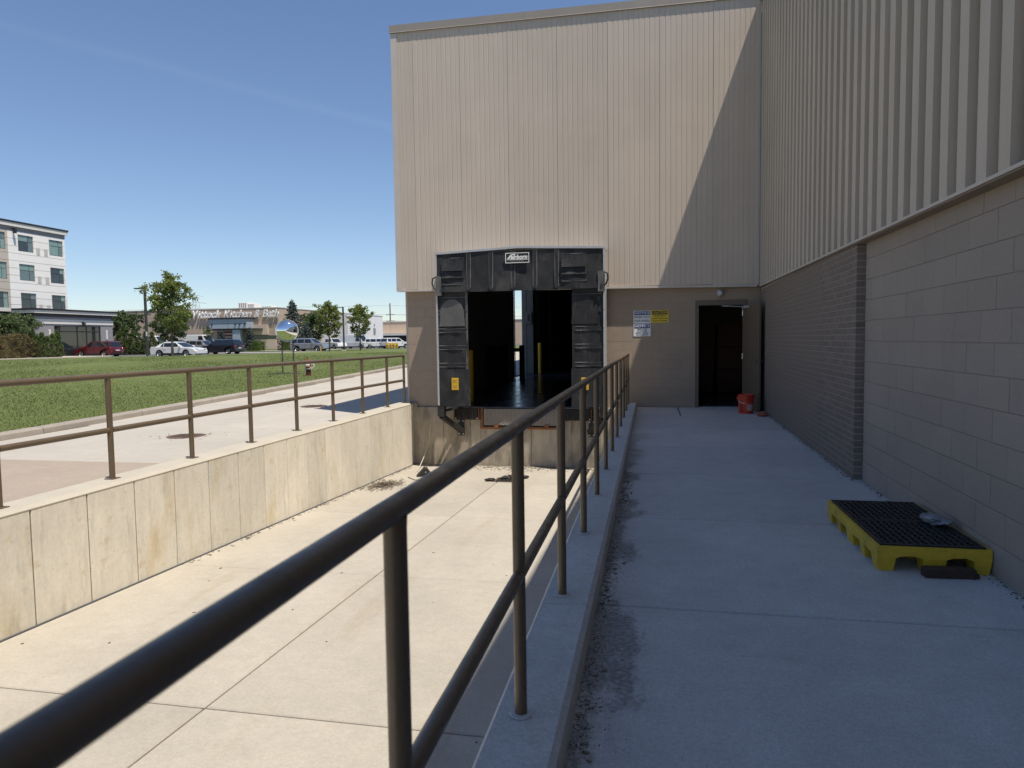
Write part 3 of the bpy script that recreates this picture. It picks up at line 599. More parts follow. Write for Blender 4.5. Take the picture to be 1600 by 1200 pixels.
# bumpers, leveller
for x0, x1, lb in ((-4.36, -3.80, 'left'), (-1.90, -1.28, 'right')):
    bp = thing('dock_bumper', 'laminated black rubber dock bumper to the %s of the checker plate lip' % lb, 'bumper', ((x0+x1)/2, D-.06, -.29))
    nl = 22; ww_ = (x1-x0)/nl
    for k in range(nl):
        d = random.uniform(-.012, .012)
        MB().box(x0-(x0+x1)/2+k*ww_+.0015, x0-(x0+x1)/2+(k+1)*ww_-.0015, -.11+d, -.001, random.uniform(-.008, .008), .245+random.uniform(-.006, .006)).build('rubber_ply', M['rubber'], bp)
    for e in (x0-(x0+x1)/2-.012, x1-(x0+x1)/2): MB().box(e, e+.012, -.125, -.001, -.01, .26).build('end_angle', M['rust'], bp)
    for e in (x0-(x0+x1)/2+.03, x1-(x0+x1)/2-.03): MB().lathe([(0, -.15), (.013, -.148), (.015, -.12)], (e, 0, .03), 6, 'Y').build('bolt', M['bolt'], bp)
lv = thing('dock_leveller', 'steel dock leveller with a hanging diamond pattern lip in a rusty frame', 'dock leveller', (-2.83, D-.06, -.5))
lip = bevbox('lip', -.86, .86, -.075, -.055, .085, .455, .004, M['checker_base'], lv)
dm = MB()
for r_ in range(20):
    for c in range(56):
        x = -.84+c*.0302; z = -.365/2+.010+r_*.0182
        if (r_+c) % 2: continue
        a = R(45) if (r_//1+c//1) % 4 < 2 else R(-45)
        ca, sa = math.cos(a)*.017, math.sin(a)*.017; na, nb = -math.sin(a)*.006, math.cos(a)*.006
        dm.add([(x-ca, -.0098, z-sa), (x+na, -.0098, z+nb), (x+ca, -.0098, z+sa), (x-na, -.0098, z-nb), (x, -.019, z)], [(0, 1, 4), (1, 2, 4), (2, 3, 4), (3, 0, 4)])
tag(dm.build('lip_tread', M['checker'], lip), kind='stuff')
MB().box(-.95, .95, -.05, .0, .0, .045).build('frame_sill', M['rust'], lv)
for e in (-.93, .885): MB().box(e, e+.045, -.055, .0, .045, .475).build('frame_side', M['rust'], lv)
for e in (-.62, -.05, .52): MB().box(e, e+.09, -.10, -.004, .04, .10).build('lip_keeper', M['rust'], lv)
MB().box(-.88, .88, -.02, 2.4, .466, .482).build('deck', M['epoxy'], lv)
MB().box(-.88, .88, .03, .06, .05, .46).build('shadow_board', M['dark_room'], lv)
# ================================================================== inside the dock
def bollard(x, y, r, h, lb, m='yellow'):
    o = thing('bollard', lb, 'bollard', (x, y, -.01))
    MB().lathe([(0, 0), (r, 0), (r, h-.03), (r*.9, h-.008), (r*.6, h), (0, h)], n=20).build('post', M[m], o, True)
    MB().lathe([(r+.05, 0), (r+.05, .012), (r+.002, .014)], n=16).build('base_plate', M['black_steel'], o)
bollard(-4.32, 16.19, .098, 1.27, 'yellow bollard just inside the left edge of the dock opening')
bollard(-4.79, 30.0, .085, 1.37, 'yellow bollard deep inside the dock, right of the bright side door')
bollard(-6.13, 30.53, .085, 1.36, 'yellow bollard standing in the bright side door seen through the dock')
bollard(-4.76, 25.5, .10, 1.30, 'black post in front of the bright side door inside the dock', 'black_steel')
sd = thing('side_door_track', 'grey steel door tracks beside the bright side door inside the dock', 'door track', (-5.38, 30.1, 0))
for k, (y0, x0, x1, m) in enumerate(((.0, .0, .28, 'grey_room'), (2.2, .0, .20, 'galv'), (2.7, .0, .35, 'grey_room'), (6.5, 0, .14, 'galv'))):
    MB().box(x0, x1, y0, y0+(.5 if m == 'grey_room' else .06), 0, 4.4).build('track', M[m], sd)
cb = thing('control_box', 'small grey control box high on the far jamb of the side door', 'box', (-5.25, 29.95, 2.2)); bevbox('case', -.12, .12, -.06, .06, 0, .5, .01, M['grey_room'], cb); MB().box(-.06, .06, -.065, -.06, .1, .4).build('cover', M['black_steel'], cb)
ld = thing('door_track_ladder', 'thin dark ladder-like door track at the near jamb of the side door', 'door track', (-5.39, 27.28, 0))
MB().tube([(.02, 0, 0), (.02, 0, 4.4)], .02, 8).build('rail', M['black_steel'], ld); MB().tube([(.02, -.35, 0), (.02, -.35, 4.4)], .02, 8).build('rail', M['black_steel'], ld)
for k in range(8): MB().tube([(.02, -.35, .4+.55*k), (.02, 0, .4+.55*k)], .014, 6).build('rung', M['black_steel'], ld)
bin_ = thing('dark_cabinet', 'tall dark cabinet left of the bright side door inside the dock', 'cabinet', (-4.95, 23.0, -.01)); bevbox('body', -.4, .0, -.5, .9, 0, 1.3, .02, M['dark_room'], bin_); MB().box(-.38, -.02, -.51, -.5, .6, .64).build('handle', M['black_steel'], bin_)
# ================================================================== man door
dr = link('door', MB().box(0, .02, 0, .02, 0, .02).mesh(), M['door'], wh, (DRX0, D, 0))
fr2 = MB().box(-.07, -.005, -.035, .12, -.0, DRZ+.11).box(DRX1-DRX0+.005, DRX1-DRX0+.07, -.035, .12, 0, DRZ+.11).box(-.005, DRX1-DRX0+.005, -.0349, .12, DRZ+.004, DRZ+.109)
fr2.build('frame', M['door'], dr)
leaf = link('door_leaf', bevmesh(.045, .90, DRZ-.015, .003), M['door'], dr, (DRX1-DRX0+.105, -.49, DRZ/2+.008), (0, 0, R(13)))
for zc in (-.9, 0, .9): MB().tube([(-.02, .45, zc-.06), (-.02, .45, zc+.06)], .012, 8).build('hinge', M['chrome'], leaf)
MB().lathe([(.0, -.09), (.028, -.085), (.03, -.065), (.018, -.05), (.014, -.022), (.032, -.022)], (0, -.385, -.08), 14, 'X').build('knob', M['chrome'], leaf, True)
MB().lathe([(.0, .075), (.028, .07), (.03, .06), (.014, .045), (.032, .022)], (0, -.385, -.08), 14, 'X').build('knob', M['chrome'], leaf, True)
MB().box(-.075, -.0225, .10, .36, .985, 1.035).build('closer_body', M['galv'], leaf)
MB().tube([(-.08, .22, 1.015), (-.42, .18, 1.03), (-.45, .45, 1.045)], .012, 6).build('closer_arm', M['galv'], leaf)
MB().box(DRX0, DRX1, D+.0, D+.2, -.014, .008).build('threshold', M['galv'], wh)
# red crates just visible in the dark beyond the door
M['redbox'] = mat('dull red crate', (.055, .006, .006), .6, var=((4, .2, 3),))
for k, (x, z) in enumerate(((1.32, 0), (1.32, .62), (1.32, 1.24), (2.05, 0), (2.05, .62), (2.05, 1.24))):
    rw = ('bottom', 'middle', 'top')[k % 3]; sd_ = 'left' if k < 3 else 'right'
    ct = thing('red_crate', 'dark red crate inside the doorway, %s of the %s stack' % (rw, sd_), 'crate', (x, 19.6, z-.012), group='red crates behind the door')
    bevbox('body', -.32, .32, -.25, .25, 0, .58, .015, M['redbox'], ct)
    MB().box(-.1, .1, -.262, -.25, .42, .48).build('label_holder', M['redbox'], ct); MB().box(-.33, .33, -.26, .26, .55, .615).build('lid', M['redbox'], ct)
# lamp over the door
lp = thing('wall_lamp', 'small round white lamp under the siding above the open door', 'lamp', (1.40, D-.002, 2.42))
M['offwhite'] = mat('off white plastic', (.50, .49, .47), .5, var=((20, .06, 2),))
MB().lathe([(.0, -.03), (.055, -.03), (.055, 0)], n=20, axis='Y').build('base', M['offwhite'], lp, True)
MB().lathe([(0, -.17), (.04, -.165), (.06, -.135), (.06, -.055), (.04, -.03)], (0, 0, -.03), 20, 'Y').build('globe', M['offwhite'], lp, True)
# ================================================================== safety signs
def sign(x0, z0, w_, h_, headcol, bodycol, head, lines, headtxt, lb):
    o = thing('safety_sign', lb, 'sign', (x0+w_/2, D-.003, z0+h_/2))
    bevbox('plate', -w_/2, w_/2, -.006, 0, -h_/2, h_/2, .0015, M[bodycol], o)
    hz = h_*.30
    MB().box(-w_/2+.014, w_/2-.014, -.0085, -.0062, h_/2-.014-hz, h_/2-.014).build('header', M[headcol], o)
    me = text_mesh(head, hz*.80, .0008, .0010); me.transform(Matrix.Diagonal(((w_-.045)/max(me.vertices[i].co.x*2 for i in range(len(me.vertices))), 1, 1, 1)))
    link('heading', me, M[headtxt], o, (0, -.0096, h_/2-.014-hz/2), (R(90), 0, 0))
    rest_ = h_-.028-hz; n = len(lines)
    for i, l in enumerate(lines):
        me = text_mesh(l, rest_/n*.80, .0006, .0008); xm = max(v_.co.x for v_ in me.vertices)*2; lim = w_-.03
        if xm > lim: me.transform(Matrix.Diagonal((lim/xm, 1, 1, 1)))
        link('line', me, M['blackink'], o, (0, -.0075, h_/2-.018-hz-rest_*(i+.5)/n), (R(90), 0, 0))
sign(-.375, 1.805, .362, .268, 'blue', 'signwhite', 'NOTICE', ['DRIVERS CHOCK', 'YOUR WHEELS'], 'white', 'white and blue notice sign directly left of the yellow caution sign')
sign(-.005, 1.81, .368, .268, 'blackink', 'signyellow', 'CAUTION', ['DRIVER MUST', 'CHOCK WHEELS AND', 'SLIDE TANDEMS'], 'signyellow', 'yellow and black caution sign on the block wall')
sign(-.375, 1.525, .362, .268, 'blue', 'signwhite', 'NOTICE', ['VEHICLE MUST', 'BE CHOCKED', 'BEFORE LOADING', 'OR UNLOADING'], 'white', 'lower white and blue notice sign, under the other two signs')
# ================================================================== pipe railings
def railing(name, lb, x, posts, y0, y1, zb, ztop, zmid, r, square, endpost=True):
    o = thing(name, lb, 'railing', (x, posts[0], zb))
    yo = posts[0]
    seg = [y0]+[p for p in posts if y0 < p < y1][::3]+[y1]
    MB().tube([(0, y-yo, ztop-zb) for y in (y0, y1-.05)]+[(0, y1-yo-.012, ztop-zb-.012), (0, y1-yo, ztop-zb-.05)], r*1.06, 20).build('top_rail', M['rail'], o, True)
    for a, b_ in zip([y0]+posts, posts+[y1]):
        if b_-a > .1: MB().tube([(0, a-yo+(r*.8 if a in posts else 0), zmid-zb), (0, b_-yo-(r*.8 if b_ in posts else 0), zmid-zb)], r, 16).build('mid_rail', M['rail'], o, True)
    for p in posts:
        q = MB().tube([(0, p-yo, -.02), (0, p-yo, ztop-zb-r*.6)], r, 18).build('post', M['rail'], o, True)
        MB().tube([(0, p-yo, ztop-zb-r*1.35), (0, p-yo, ztop-zb-r*.6)], [r*1.015, r*1.06], 18).build('weld', M['rail'], q, True)
        if square: bevbox('base_plate', -.055, .055, p-yo-.055, p-yo+.055, 0, .009, .002, M['rail'], q)
        else: MB().lathe([(r*1.9, .0005), (r*1.75, .004), (r, .006)], (0, p-yo, 0), 18).build('grout_ring', M['kerb'], q)
    return o
railing('pipe_railing', 'dark bronze pipe railing running past the camera along the walkway kerb', -.465, [1.19+1.193*i for i in range(-2, 12)], -3.0, 14.42, .127, 1.173, .64, .0225, False)
railing('pipe_railing', 'sunlit bronze pipe railing on top of the left retaining wall', -5.56, [4.93+1.293*i for i in range(-7, 8)]+[15.02], -4.5, 15.04, .085, 1.165, .60, .029, True)

# ================================================================== small things on the walkway
M['pallet'] = mat('yellow polyethylene', (.60, .405, .03), .5, var=((5, .14, 3), (40, .08, 2)), tints=((6, .54, .72, (.26, .19, .06), .65), (22, .66, .74, (.12, .10, .06), .6)), bump=((50, .12),))
M['grate'] = mat('black plastic grate', (.016, .016, .018), .5, var=((8, .2, 3),))
sp_ = thing('spill_pallet', 'low yellow spill pallet with black grates lying beside the block wall', 'pallet', (1.715, 5.265, 0))
W2, L2 = .325, .63
mb = MB()
def frus(x0, x1, y0, y1, z0, z1, t0=.012):
    mb.add([(x0+t0,y0+t0,z0),(x1-t0,y0+t0,z0),(x1-t0,y1-t0,z0),(x0+t0,y1-t0,z0),(x0,y0,z1),(x1,y0,z1),(x1,y1,z1),(x0,y1,z1)], [(0,3,2,1),(4,5,6,7),(0,1,5,4),(1,2,6,5),(2,3,7,6),(3,0,4,7)])
for x0, x1 in ((-W2, -.215), (-.06, .075), (.225, W2)):
    for y0, y1 in ((-L2, -.50), (-.36, -.245), (-.09, .09), (.245, .36), (.50, L2)): frus(x0, x1, y0, y1, 0, .088)
mb.prism([(-W2, .086), (-.215, .086), (-.18, .098), (-.12, .102), (-.06, .086), (.075, .086), (.11, .098), (.18, .102), (.225, .086), (W2, .086), (W2, .128), (-W2, .128)], -L2, L2, 'Y')
for a in (-W2, W2-.022): mb.box(a, a+.022, -L2, L2, .128, .158)
for a in (-L2, L2-.022): mb.box(-W2+.022, W2-.022, a, a+.022, .128, .1575)
for x in (-.14, .14): mb.box(x-.05, x+.05, -L2-.004, -L2+.01, .118, .135)
for y in (-.43, -.17, .17, .43): mb.box(-W2-.004, -W2+.01, y-.05, y+.05, .105, .125)
mb.build('sump', M['pallet'], sp_)
for y0, y1 in ((-L2+.024, -.006), (.006, L2-.024)):
    g = MB(); x0, x1 = -W2+.024, W2-.024
    g.box(x0, x1, y0, y0+.022, .135, .168).box(x0, x1, y1-.022, y1, .135, .168).box(x0, x0+.02, y0+.022, y1-.022, .135, .1678).box(x1-.02, x1, y0+.022, y1-.022, .135, .1678)
    n = 13
    for i in range(n):
        xx = x0+.02+(x1-x0-.04)*(i+.5)/n; g.box(xx-.0075, xx+.0075, y0+.022, y1-.022, .140, .1655)
        yy = y0+.022+(y1-y0-.044)*(i+.5)/n
        for j in range(n):
            if (i+j) % 3 != 0:
                a = x0+.02+(x1-x0-.04)*j/n; g.box(a, a+(x1-x0-.04)/n, yy-.008, yy+.008, .1402, .1662)
    g.build('grate', M['grate'], sp_)
M['film'] = mat('crumpled clear film', (.20, .21, .23), .22, var=((9, .4, 4),), bump=((18, 1.0), (60, .5)))
def lump(name, lb, cat, loc, rad, m, seed, rough=.35, rz=0):
    bm = bmesh.new(); bmesh.ops.create_icosphere(bm, subdivisions=3, radius=1); rg = random.Random(seed); ks = [(Vector((rg.uniform(-1, 1), rg.uniform(-1, 1), rg.uniform(-1, 1)))*rg.uniform(2, 6), rg.uniform(0, 6)) for _ in range(7)]
    for v_ in bm.verts:
        d = 1+rough*sum(abs(math.sin(v_.co.dot(a)+b_))-.6 for a, b_ in ks)/3.2; v_.co = Vector((v_.co.x*rad[0]*d, v_.co.y*rad[1]*d, max(v_.co.z, -.75)*rad[2]*d))
    zm = min(v_.co.z for v_ in bm.verts)
    for v_ in bm.verts: v_.co.z -= zm
    me = bpy.data.meshes.new('m'); bm.to_mesh(me); bm.free(); me.polygons.foreach_set('use_smooth', [True]*len(me.polygons)); me.set_sharp_from_angle(angle=R(28))
    return tag(link(name, me, m, None, loc, (0, 0, rz)), lb, cat)
lump('plastic_wrap', 'crumpled clear plastic wrap lying on the grates of the yellow pallet', 'plastic wrap', (1.93, 5.22, .166), (.055, .125, .032), M['film'], 4, .55, .35)
M['wood'] = mat('dark stained timber', (.055, .032, .022), .8, var=((20, .3, 4, (1, 6, 1)),), bump=((30, .5, (1, 8, 1)),))
tb = thing('timber_block', 'short dark timber block lying in front of the yellow pallet', 'timber block', (1.775, 4.575, 0), R(3)); bevbox('block', -.145, .145, -.035, .035, 0, .058, .004, M['wood'], tb); bevbox('splint', .10, .165, -.028, .03, .002, .03, .003, M['wood'], tb)
M['bucket'] = mat('orange red bucket plastic', (.56, .050, .018), .45, var=((6, .08, 3),), tints=((9, .64, .74, (.30, .03, .02), .5),))
bu = thing('bucket', 'red plastic bucket standing in front of the open door leaf', 'bucket', (1.80, 14.02, 0))
MB().lathe([(0, .004), (.128, .004), (.131, .0), (.134, .012), (.146, .27), (.153, .275), (.153, .288), (.147, .29), (.148, .312), (.155, .315), (.155, .326), (.149, .33), (.151, .352), (.158, .355), (.158, .366), (.150, .368), (.144, .36), (.126, .02), (0, .016)], n=40).build('pail', M['bucket'], bu, True)
for s in (-1, 1): MB().lathe([(0, .17), (.022, .17), (.026, .145)], (0, 0, .30), 12, 'X').build('handle_lug', M['bucket'], bu) if s > 0 else MB().lathe([(0, -.17), (.022, -.17), (.026, -.145)], (0, 0, .30), 12, 'X').build('handle_lug', M['bucket'], bu)
MB().tube([(-.165*math.cos(a), -.168*math.sin(a)*.93-.01, .30-.10*math.sin(a)) for a in [math.pi*i/20 for i in range(21)]], .0035, 6).build('bail_handle', M['chrome'], bu, True)
def wrap(me, r0, ang, zc):                 # bend a flat text round the pail
    for v_ in me.vertices:
        x, y, z = v_.co; rr_ = r0+(y+zc)*.045+z; a = ang+x/r0; v_.co = Vector((rr_*math.sin(a), -rr_*math.cos(a), zc+y))
    return me
link('lettering', wrap((lambda q: (q.transform(Matrix.Rotation(R(-90), 4, 'Z')), q)[1])(text_mesh("LET'S DO THIS", .055, .0005, .002, xs=.62)), .1365, R(-42), .145), M['blackink'], bu)
lg = MB()
for a, b_ in (((-.055, -.055), (.055, -.055)), ((.055, -.055), (.055, .055)), ((.055, .055), (-.055, .055)), ((-.055, .055), (-.055, -.055))):
    for k in range(6):
        p = [a[i]+(b_[i]-a[i])*k/6 for i in (0, 1)]; q = [a[i]+(b_[i]-a[i])*(k+1)/6 for i in (0, 1)]; lg.bar((p[0], p[1], .001), (q[0], q[1], .001), .005, .001)
link('logo_frame', wrap(lg.mesh(), .1365, R(26), .125), M['white'], bu)
for i, (tx, sz, off) in enumerate((('THE', .020, .036), ('HOME', .046, .008), ('DEPOT', .042, -.030))):
    q = text_mesh(tx, sz, .0005, .0012, xs=.72); q.transform(Matrix.Rotation(R(45), 4, 'Z') @ Matrix.Translation((0, off, 0))); link('lettering', wrap(q, .1365, R(26), .125), M['white'], bu)
M['clay'] = mat('broken red clay', (.30, .10, .065), .85, var=((14, .2, 3),), bump=((50, .4),))
lump('broken_brick', 'broken reddish brick on the walkway at the foot of the brick wall', 'brick', (2.02, 13.45, 0), (.095, .07, .05), M['clay'], 9, .3)
# chips and crumbs too many to count
def chips(name, lb, cat, n, fn, size, m, flat=.35, seed=1):
    rg = np.random.default_rng(seed); c = np.array([fn(rg) for _ in range(n)]); s = rg.uniform(size[0], size[1], n)
    base = np.array([[-1, -.6, 0], [1, -.5, 0], [.9, .6, 0], [-.8, .7, 0], [0, 0, 1]], float); v = np.repeat(base[None], n, 0)
    v[:, :, 2] *= flat*rg.uniform(.4, 1.6, (n, 1)); v[:, 4, :2] += rg.normal(0, .4, (n, 2)); v *= s[:, None, None]; a = rg.random(n)*6.283
    ca, sa = np.cos(a)[:, None], np.sin(a)[:, None]; x = v[:, :, 0]*ca-v[:, :, 1]*sa; y = v[:, :, 0]*sa+v[:, :, 1]*ca; tl = rg.normal(0, .3, (n, 1)); z = v[:, :, 2]+x*np.abs(tl)*.5+.001
    vv_ = np.stack([x+c[:, None, 0], y+c[:, None, 1], z+c[:, None, 2]], 2).reshape(-1, 3); o5 = (np.arange(n)*5)[:, None, None]
    f = (np.array([[0, 1, 4], [1, 2, 4], [2, 3, 4], [3, 0, 4], [0, 2, 1], [0, 3, 2]])[None]+o5).reshape(-1, 3)
    return tag(link(name, npmesh(vv_, f), m), lb, cat, kind='stuff')
M['crumb'] = mat('dark soil crumbs', (.075, .068, .052), .95, var=((30, .5, 3),), tints=((60, .6, .66, (.26, .22, .16), .8),))
M['leafdry'] = mat('dry leaf litter', (.20, .165, .12), .9, var=((40, .55, 3),), tints=((50, .58, .64, (.06, .05, .045), .9),))
chips('soil_crumbs', 'dark soil crumbs and leaf bits lying along the walkway kerb', 'soil', 2600, lambda g: (-.297+abs(g.normal(0, .055))*(.4+1.2*g.random()), 2.4+abs(g.normal(0, 2.9)) if g.random() < .5 else g.choice([2.9, 4.4, 6.2, 7.1])+g.normal(0, .42), .0), (.0008, .0042), M['crumb'], .5, 3)
chips('kerb_leaf_bits', 'pale dry leaf bits caught along the walkway kerb', 'leaf litter', 150, lambda g: (-.285+abs(g.normal(0, .05)), g.choice([2.7, 4.1, 4.6, 6.0, 6.6, 7.3])+g.normal(0, .28), .001), (.004, .016), M['leafdry'], .35, 33)
chips('wall_foot_litter', 'fine litter gathered where the walkway meets the brick and block wall', 'litter', 700, lambda g: (lambda y: (SX(y)+(.02 if y > 7.5 else .10)-abs(g.normal(0, .025)), y, 0))(g.uniform(3.4, 13.8)), (.002, .010), M['crumb'], .5, 4)
chips('leaf_pile', 'heap of grey dry leaf litter on the pit floor by the retaining wall', 'leaf litter', 900, lambda g: (lambda x, y, q: (x, y, PZ(y)+max(0, .07*(1-q))*g.random()))(*(lambda a, b: (-5.0+a*.24, 12.3+b*.42, math.hypot(a, b)))(g.normal(0, .6), g.normal(0, .6))), (.008, .030), M['leafdry'], .3, 5)
chips('pit_litter', 'scattered dry litter along the foot of the dock wall and pit', 'litter', 1100, lambda g: (lambda x, y: (x, y, PZ(y)))(*((g.uniform(-5.3, -.8), 15.05-abs(g.normal(0, .10))) if g.random() < .4 else ((-3.1+g.normal(0, .7), 14.7+g.normal(0, .18)) if g.random() < .6 else (-5.32+abs(g.normal(0, .05)), g.uniform(7, 15))))), (.005, .028), M['leafdry'], .3, 6)
chips('floor_litter', 'few pale fallen bits scattered on the pit floor slabs', 'litter', 26, lambda g: (lambda x, y: (x, y, PZ(y)))(g.uniform(-5.2, -1.0), g.uniform(2.5, 14.5)), (.006, .022), M['crumb'], .3, 8)
M['castiron'] = mat('brown cast iron', (.13, .085, .065), .8, var=((12, .3, 3),), bump=((60, .4),))
# rusty storm drain with a broken grate
dn = thing('pit_drain', 'rusty square floor drain with broken black grate in the pit floor', 'drain', (DRX, DRY, PZ(DRY)))
dn.rotation_euler = (math.atan(-.0345), 0, 0)
for a in (-.27, .23): MB().box(a, a+.04, -.27, .27, -.004, .006).build('frame', M['castiron'], dn); MB().box(-.23, .23, a, a+.04, -.0035, .0055).build('frame', M['castiron'], dn)
MB().box(-.23, .23, -.23, .23, -.003, .0025).build('sump', M['black_steel'], dn)
for k in range(9): MB().box(-.22+k*.05, -.195+k*.05, -.22, .22, .0025, .010).build('grate_bar', M['black_steel'], dn)
for k, (x, y, a) in enumerate(((-.33, -.2, .3), (-.1, .1, 1.1), (.12, -.05, 2.0), (.28, .2, .4), (.02, .25, 2.6))):
    lump('rubber_scrap', 'black rubber scrap on the pit drain, number %s from the left' % ('one', 'two', 'three', 'four', 'five')[(0, 1, 3, 4, 2)[k]], 'rubber scrap', (DRX+x, DRY+y, PZ(DRY+y)+.008), (.10, .05, .03), M['rubber'], 20+k, .4, a)
ck = thing('wheel_chock', 'black rubber wheel chock on the pit floor near the dock wall', 'wheel chock', (-4.58, 13.45, PZ(13.45)), R(20))
MB().prism([(-.17, 0), (.17, 0), (.05, .165), (-.01, .175), (-.06, .12)], -.11, .11, 'Y').build('wedge', M['rubber'], ck); MB().tube([(.02, -.13, .1), (.02, .13, .1)], .012, 8).build('eye_bolt', M['bolt'], ck)
M['rope'] = mat('pale rope', (.55, .50, .42), .9, var=((80, .3, 2),))
pts = [(-4.93, 14.97, -.42), (-4.95, 14.93, -.7), (-5.0, 14.75, -1.05), (-5.03, 14.45, PZ(14.45)+.03), (-4.96, 14.1, PZ(14.1)+.015), (-4.82, 13.8, PZ(13.8)+.015), (-4.62, 13.52, PZ(13.5)+.10)]
tag(MB().tube(pts, .009, 6).build('rope', M['rope'], None, True), 'pale rope hanging from the dock wall down to the wheel chock', 'rope')
pc = [(-4.85, 13.2, 0), (-4.6, 12.9, 0), (-4.2, 13.1, 0), (-3.9, 12.8, 0)]
tag(MB().tube([(x, y, PZ(y)+.008) for x, y, z in pc], .007, 6).build('cable', M['black_steel'], None, True), 'thin black cable lying on the pit floor beside the wheel chock', 'cable')
# rusty drain covers in the drive
for x, y, lb in ((-8.95, 11.95, 'nearer rust brown drain cover set in the driveway'), (-9.0, 17.3, 'farther rust brown drain cover in the driveway by the building shadow')):
    o = thing('drain_cover', lb, 'drain cover', (x, y, TD(y)))
    MB().lathe([(.36, -.02), (.36, .006), (.30, .008)], n=24).build('ring', M['castiron'], o); MB().lathe([(0, .004), (.295, .004), (.295, -.02)], n=24).build('lid', M['castiron'], o)
    for k in range(6): MB().box(-.22, .22, -.2+k*.08-.012, -.2+k*.08+.012, .004, .012).build('lug', M['castiron'], o)
chips('drive_litter', 'brown leaf bits blown round the driveway drain covers', 'litter', 200, lambda g: (lambda x, y: (x, y, TD(y)))(*((-8.95+g.normal(0, .3), 11.95+g.normal(0, .2)) if g.random() < .6 else (-9.0+g.normal(0, .6), 17.3+g.normal(0, .3)))), (.008, .03), mat('rusty leaf bits', (.15, .10, .075), .9, var=((30, .4, 3),)), .25, 9)
# ================================================================== convex mirror and hydrant on the lawn
M['mirror'] = mat('mirror acrylic', (.92, .93, .94), .02, metal=1); M['mirrorrim'] = mat('pale mirror rim', (.62, .63, .62), .5)
M['post_dark'] = mat('dark painted post', (.045, .05, .045), .6)
def convex_mirror(loc, rz, rad, hc, lb, legs=True, m='post_dark'):
    o = thing('convex_mirror', lb, 'mirror', loc, rz)
    Rs = rad*1.25; prof = []
    for i in range(13):
        r_ = rad*i/12; prof.append((r_, -(math.sqrt(Rs*Rs-r_*r_)-math.sqrt(Rs*Rs-rad*rad))))
    MB().lathe(prof, (0, 0, hc), 48, 'Y').build('mirror_dome', M['mirror'], o, True)
    MB().lathe([(rad*.985, -.02), (rad*1.04, -.03), (rad*1.05, .01), (rad*.95, .03), (0, .03)], (0, 0, hc), 48, 'Y').build('rim', M['mirrorrim'], o, True)
    if legs:
        for s in (-1, 1):
            MB().tube([(s*rad*.5, .05, 0), (s*rad*.5, .05, hc-rad*.2)], .03, 8).build('leg', M[m], o)
        MB().box(-.95, .55, -.1, .25, -.05, .035).build('ground_bar', M[m], o)
    else: MB().tube([(0, .06, 0), (0, .06, hc)], .045, 10).build('leg', M[m], o)
    return o
convex_mirror((-16.25, 28.9, T(-16.25, 28.9)-.02), R(24), .485, 1.98, 'round convex traffic mirror on two thin legs on the lawn')
convex_mirror((-13.35, 62.5, .35), R(50), .42, 2.3, 'small convex mirror on a post, seen through the dock and its side door', False, 'yellow')
M['hydred'] = mat('hydrant red', (.33, .015, .018), .45, var=((9, .15, 3),)); M['hydwhite'] = mat('hydrant white', (.70, .69, .66), .5, var=((9, .06, 3),))
M['hyddark'] = mat('hydrant maroon', (.09, .010, .014), .5, var=((9, .15, 3),))
hy = thing('fire_hydrant', 'red fire hydrant with white outlet caps on the lawn edge', 'hydrant', (-14.68, 27.8, T(-14.68, 27.8)-.02), R(20))
MB().lathe([(.16, 0), (.16, .03), (.11, .04), (.105, .28), (.10, .30)], n=20).build('lower_barrel', M['hyddark'], hy, True)
MB().lathe([(.10, .29), (.155, .30), (.155, .345), (.10, .355)], n=20).build('flange', M['galv'], hy)
MB().lathe([(.115, .35), (.115, .60), (.15, .61), (.15, .635), (.12, .66), (.06, .71), (.03, .72), (.03, .76), (0, .76)], n=20).build('upper_barrel', M['hydred'], hy, True)
MB().lathe([(.06, .0), (.06, -.13), (.088, -.135), (.088, -.18), (.07, -.19), (.025, -.19), (.025, -.215), (0, -.215)], (0, 0, .49), 16, 'Y').build('outlet_cap', M['hydwhite'], hy, True)
for s in (-1, 1): MB().lathe([(.05, s*.0), (.05, s*.13), (.075, s*.135), (.075, s*.18), (.06, s*.19), (0, s*.19)], (0, 0, .53), 16, 'X').build('outlet_cap', M['hydwhite'], hy, True)
MB().tube([(.19, -.02, .56), (.26, -.1, .50), (.27, -.12, .42), (.22, -.12, .36), (.14, -.12, .33), (.1, -.11, .40)], .014, 6).build('chain', M['hydwhite'], hy)
# ================================================================== trees, hedges
M['bark'] = mat('grey brown bark', (.10, .08, .06), .9, var=((20, .25, 4, (1, 1, .2)),), bump=((40, .6),))
def leafmat(name, col, tr=.35, c2=None):
    m = mat(name, col, .6, var=((1.1, .25, 3), (9, .35, 3)), spec=.3, tints=((.9, .52, .7, c2 or tuple(min(1, c*1.7) for c in col), .6),))
    t_, b_ = nodes_of(m); tn = t_.nodes.new('ShaderNodeBsdfTranslucent'); mx_ = t_.nodes.new('ShaderNodeMixShader'); mx_.inputs[0].default_value = tr
    t_.links.new(b_.inputs['Base Color'].links[0].from_socket, tn.inputs['Color']); o_ = t_.nodes['Material Output']
    t_.links.new(b_.outputs[0], mx_.inputs[1]); t_.links.new(tn.outputs[0], mx_.inputs[2]); t_.links.new(mx_.outputs[0], o_.inputs[0]); return m
M['maple'] = leafmat('maple leaves', (.19, .23, .065), .6, (.36, .34, .11)); M['darkleaf'] = leafmat('dark leaves', (.085, .118, .048), .4); M['spruce'] = leafmat('blue spruce needles', (.07, .09, .082), .2, (.12, .15, .14))
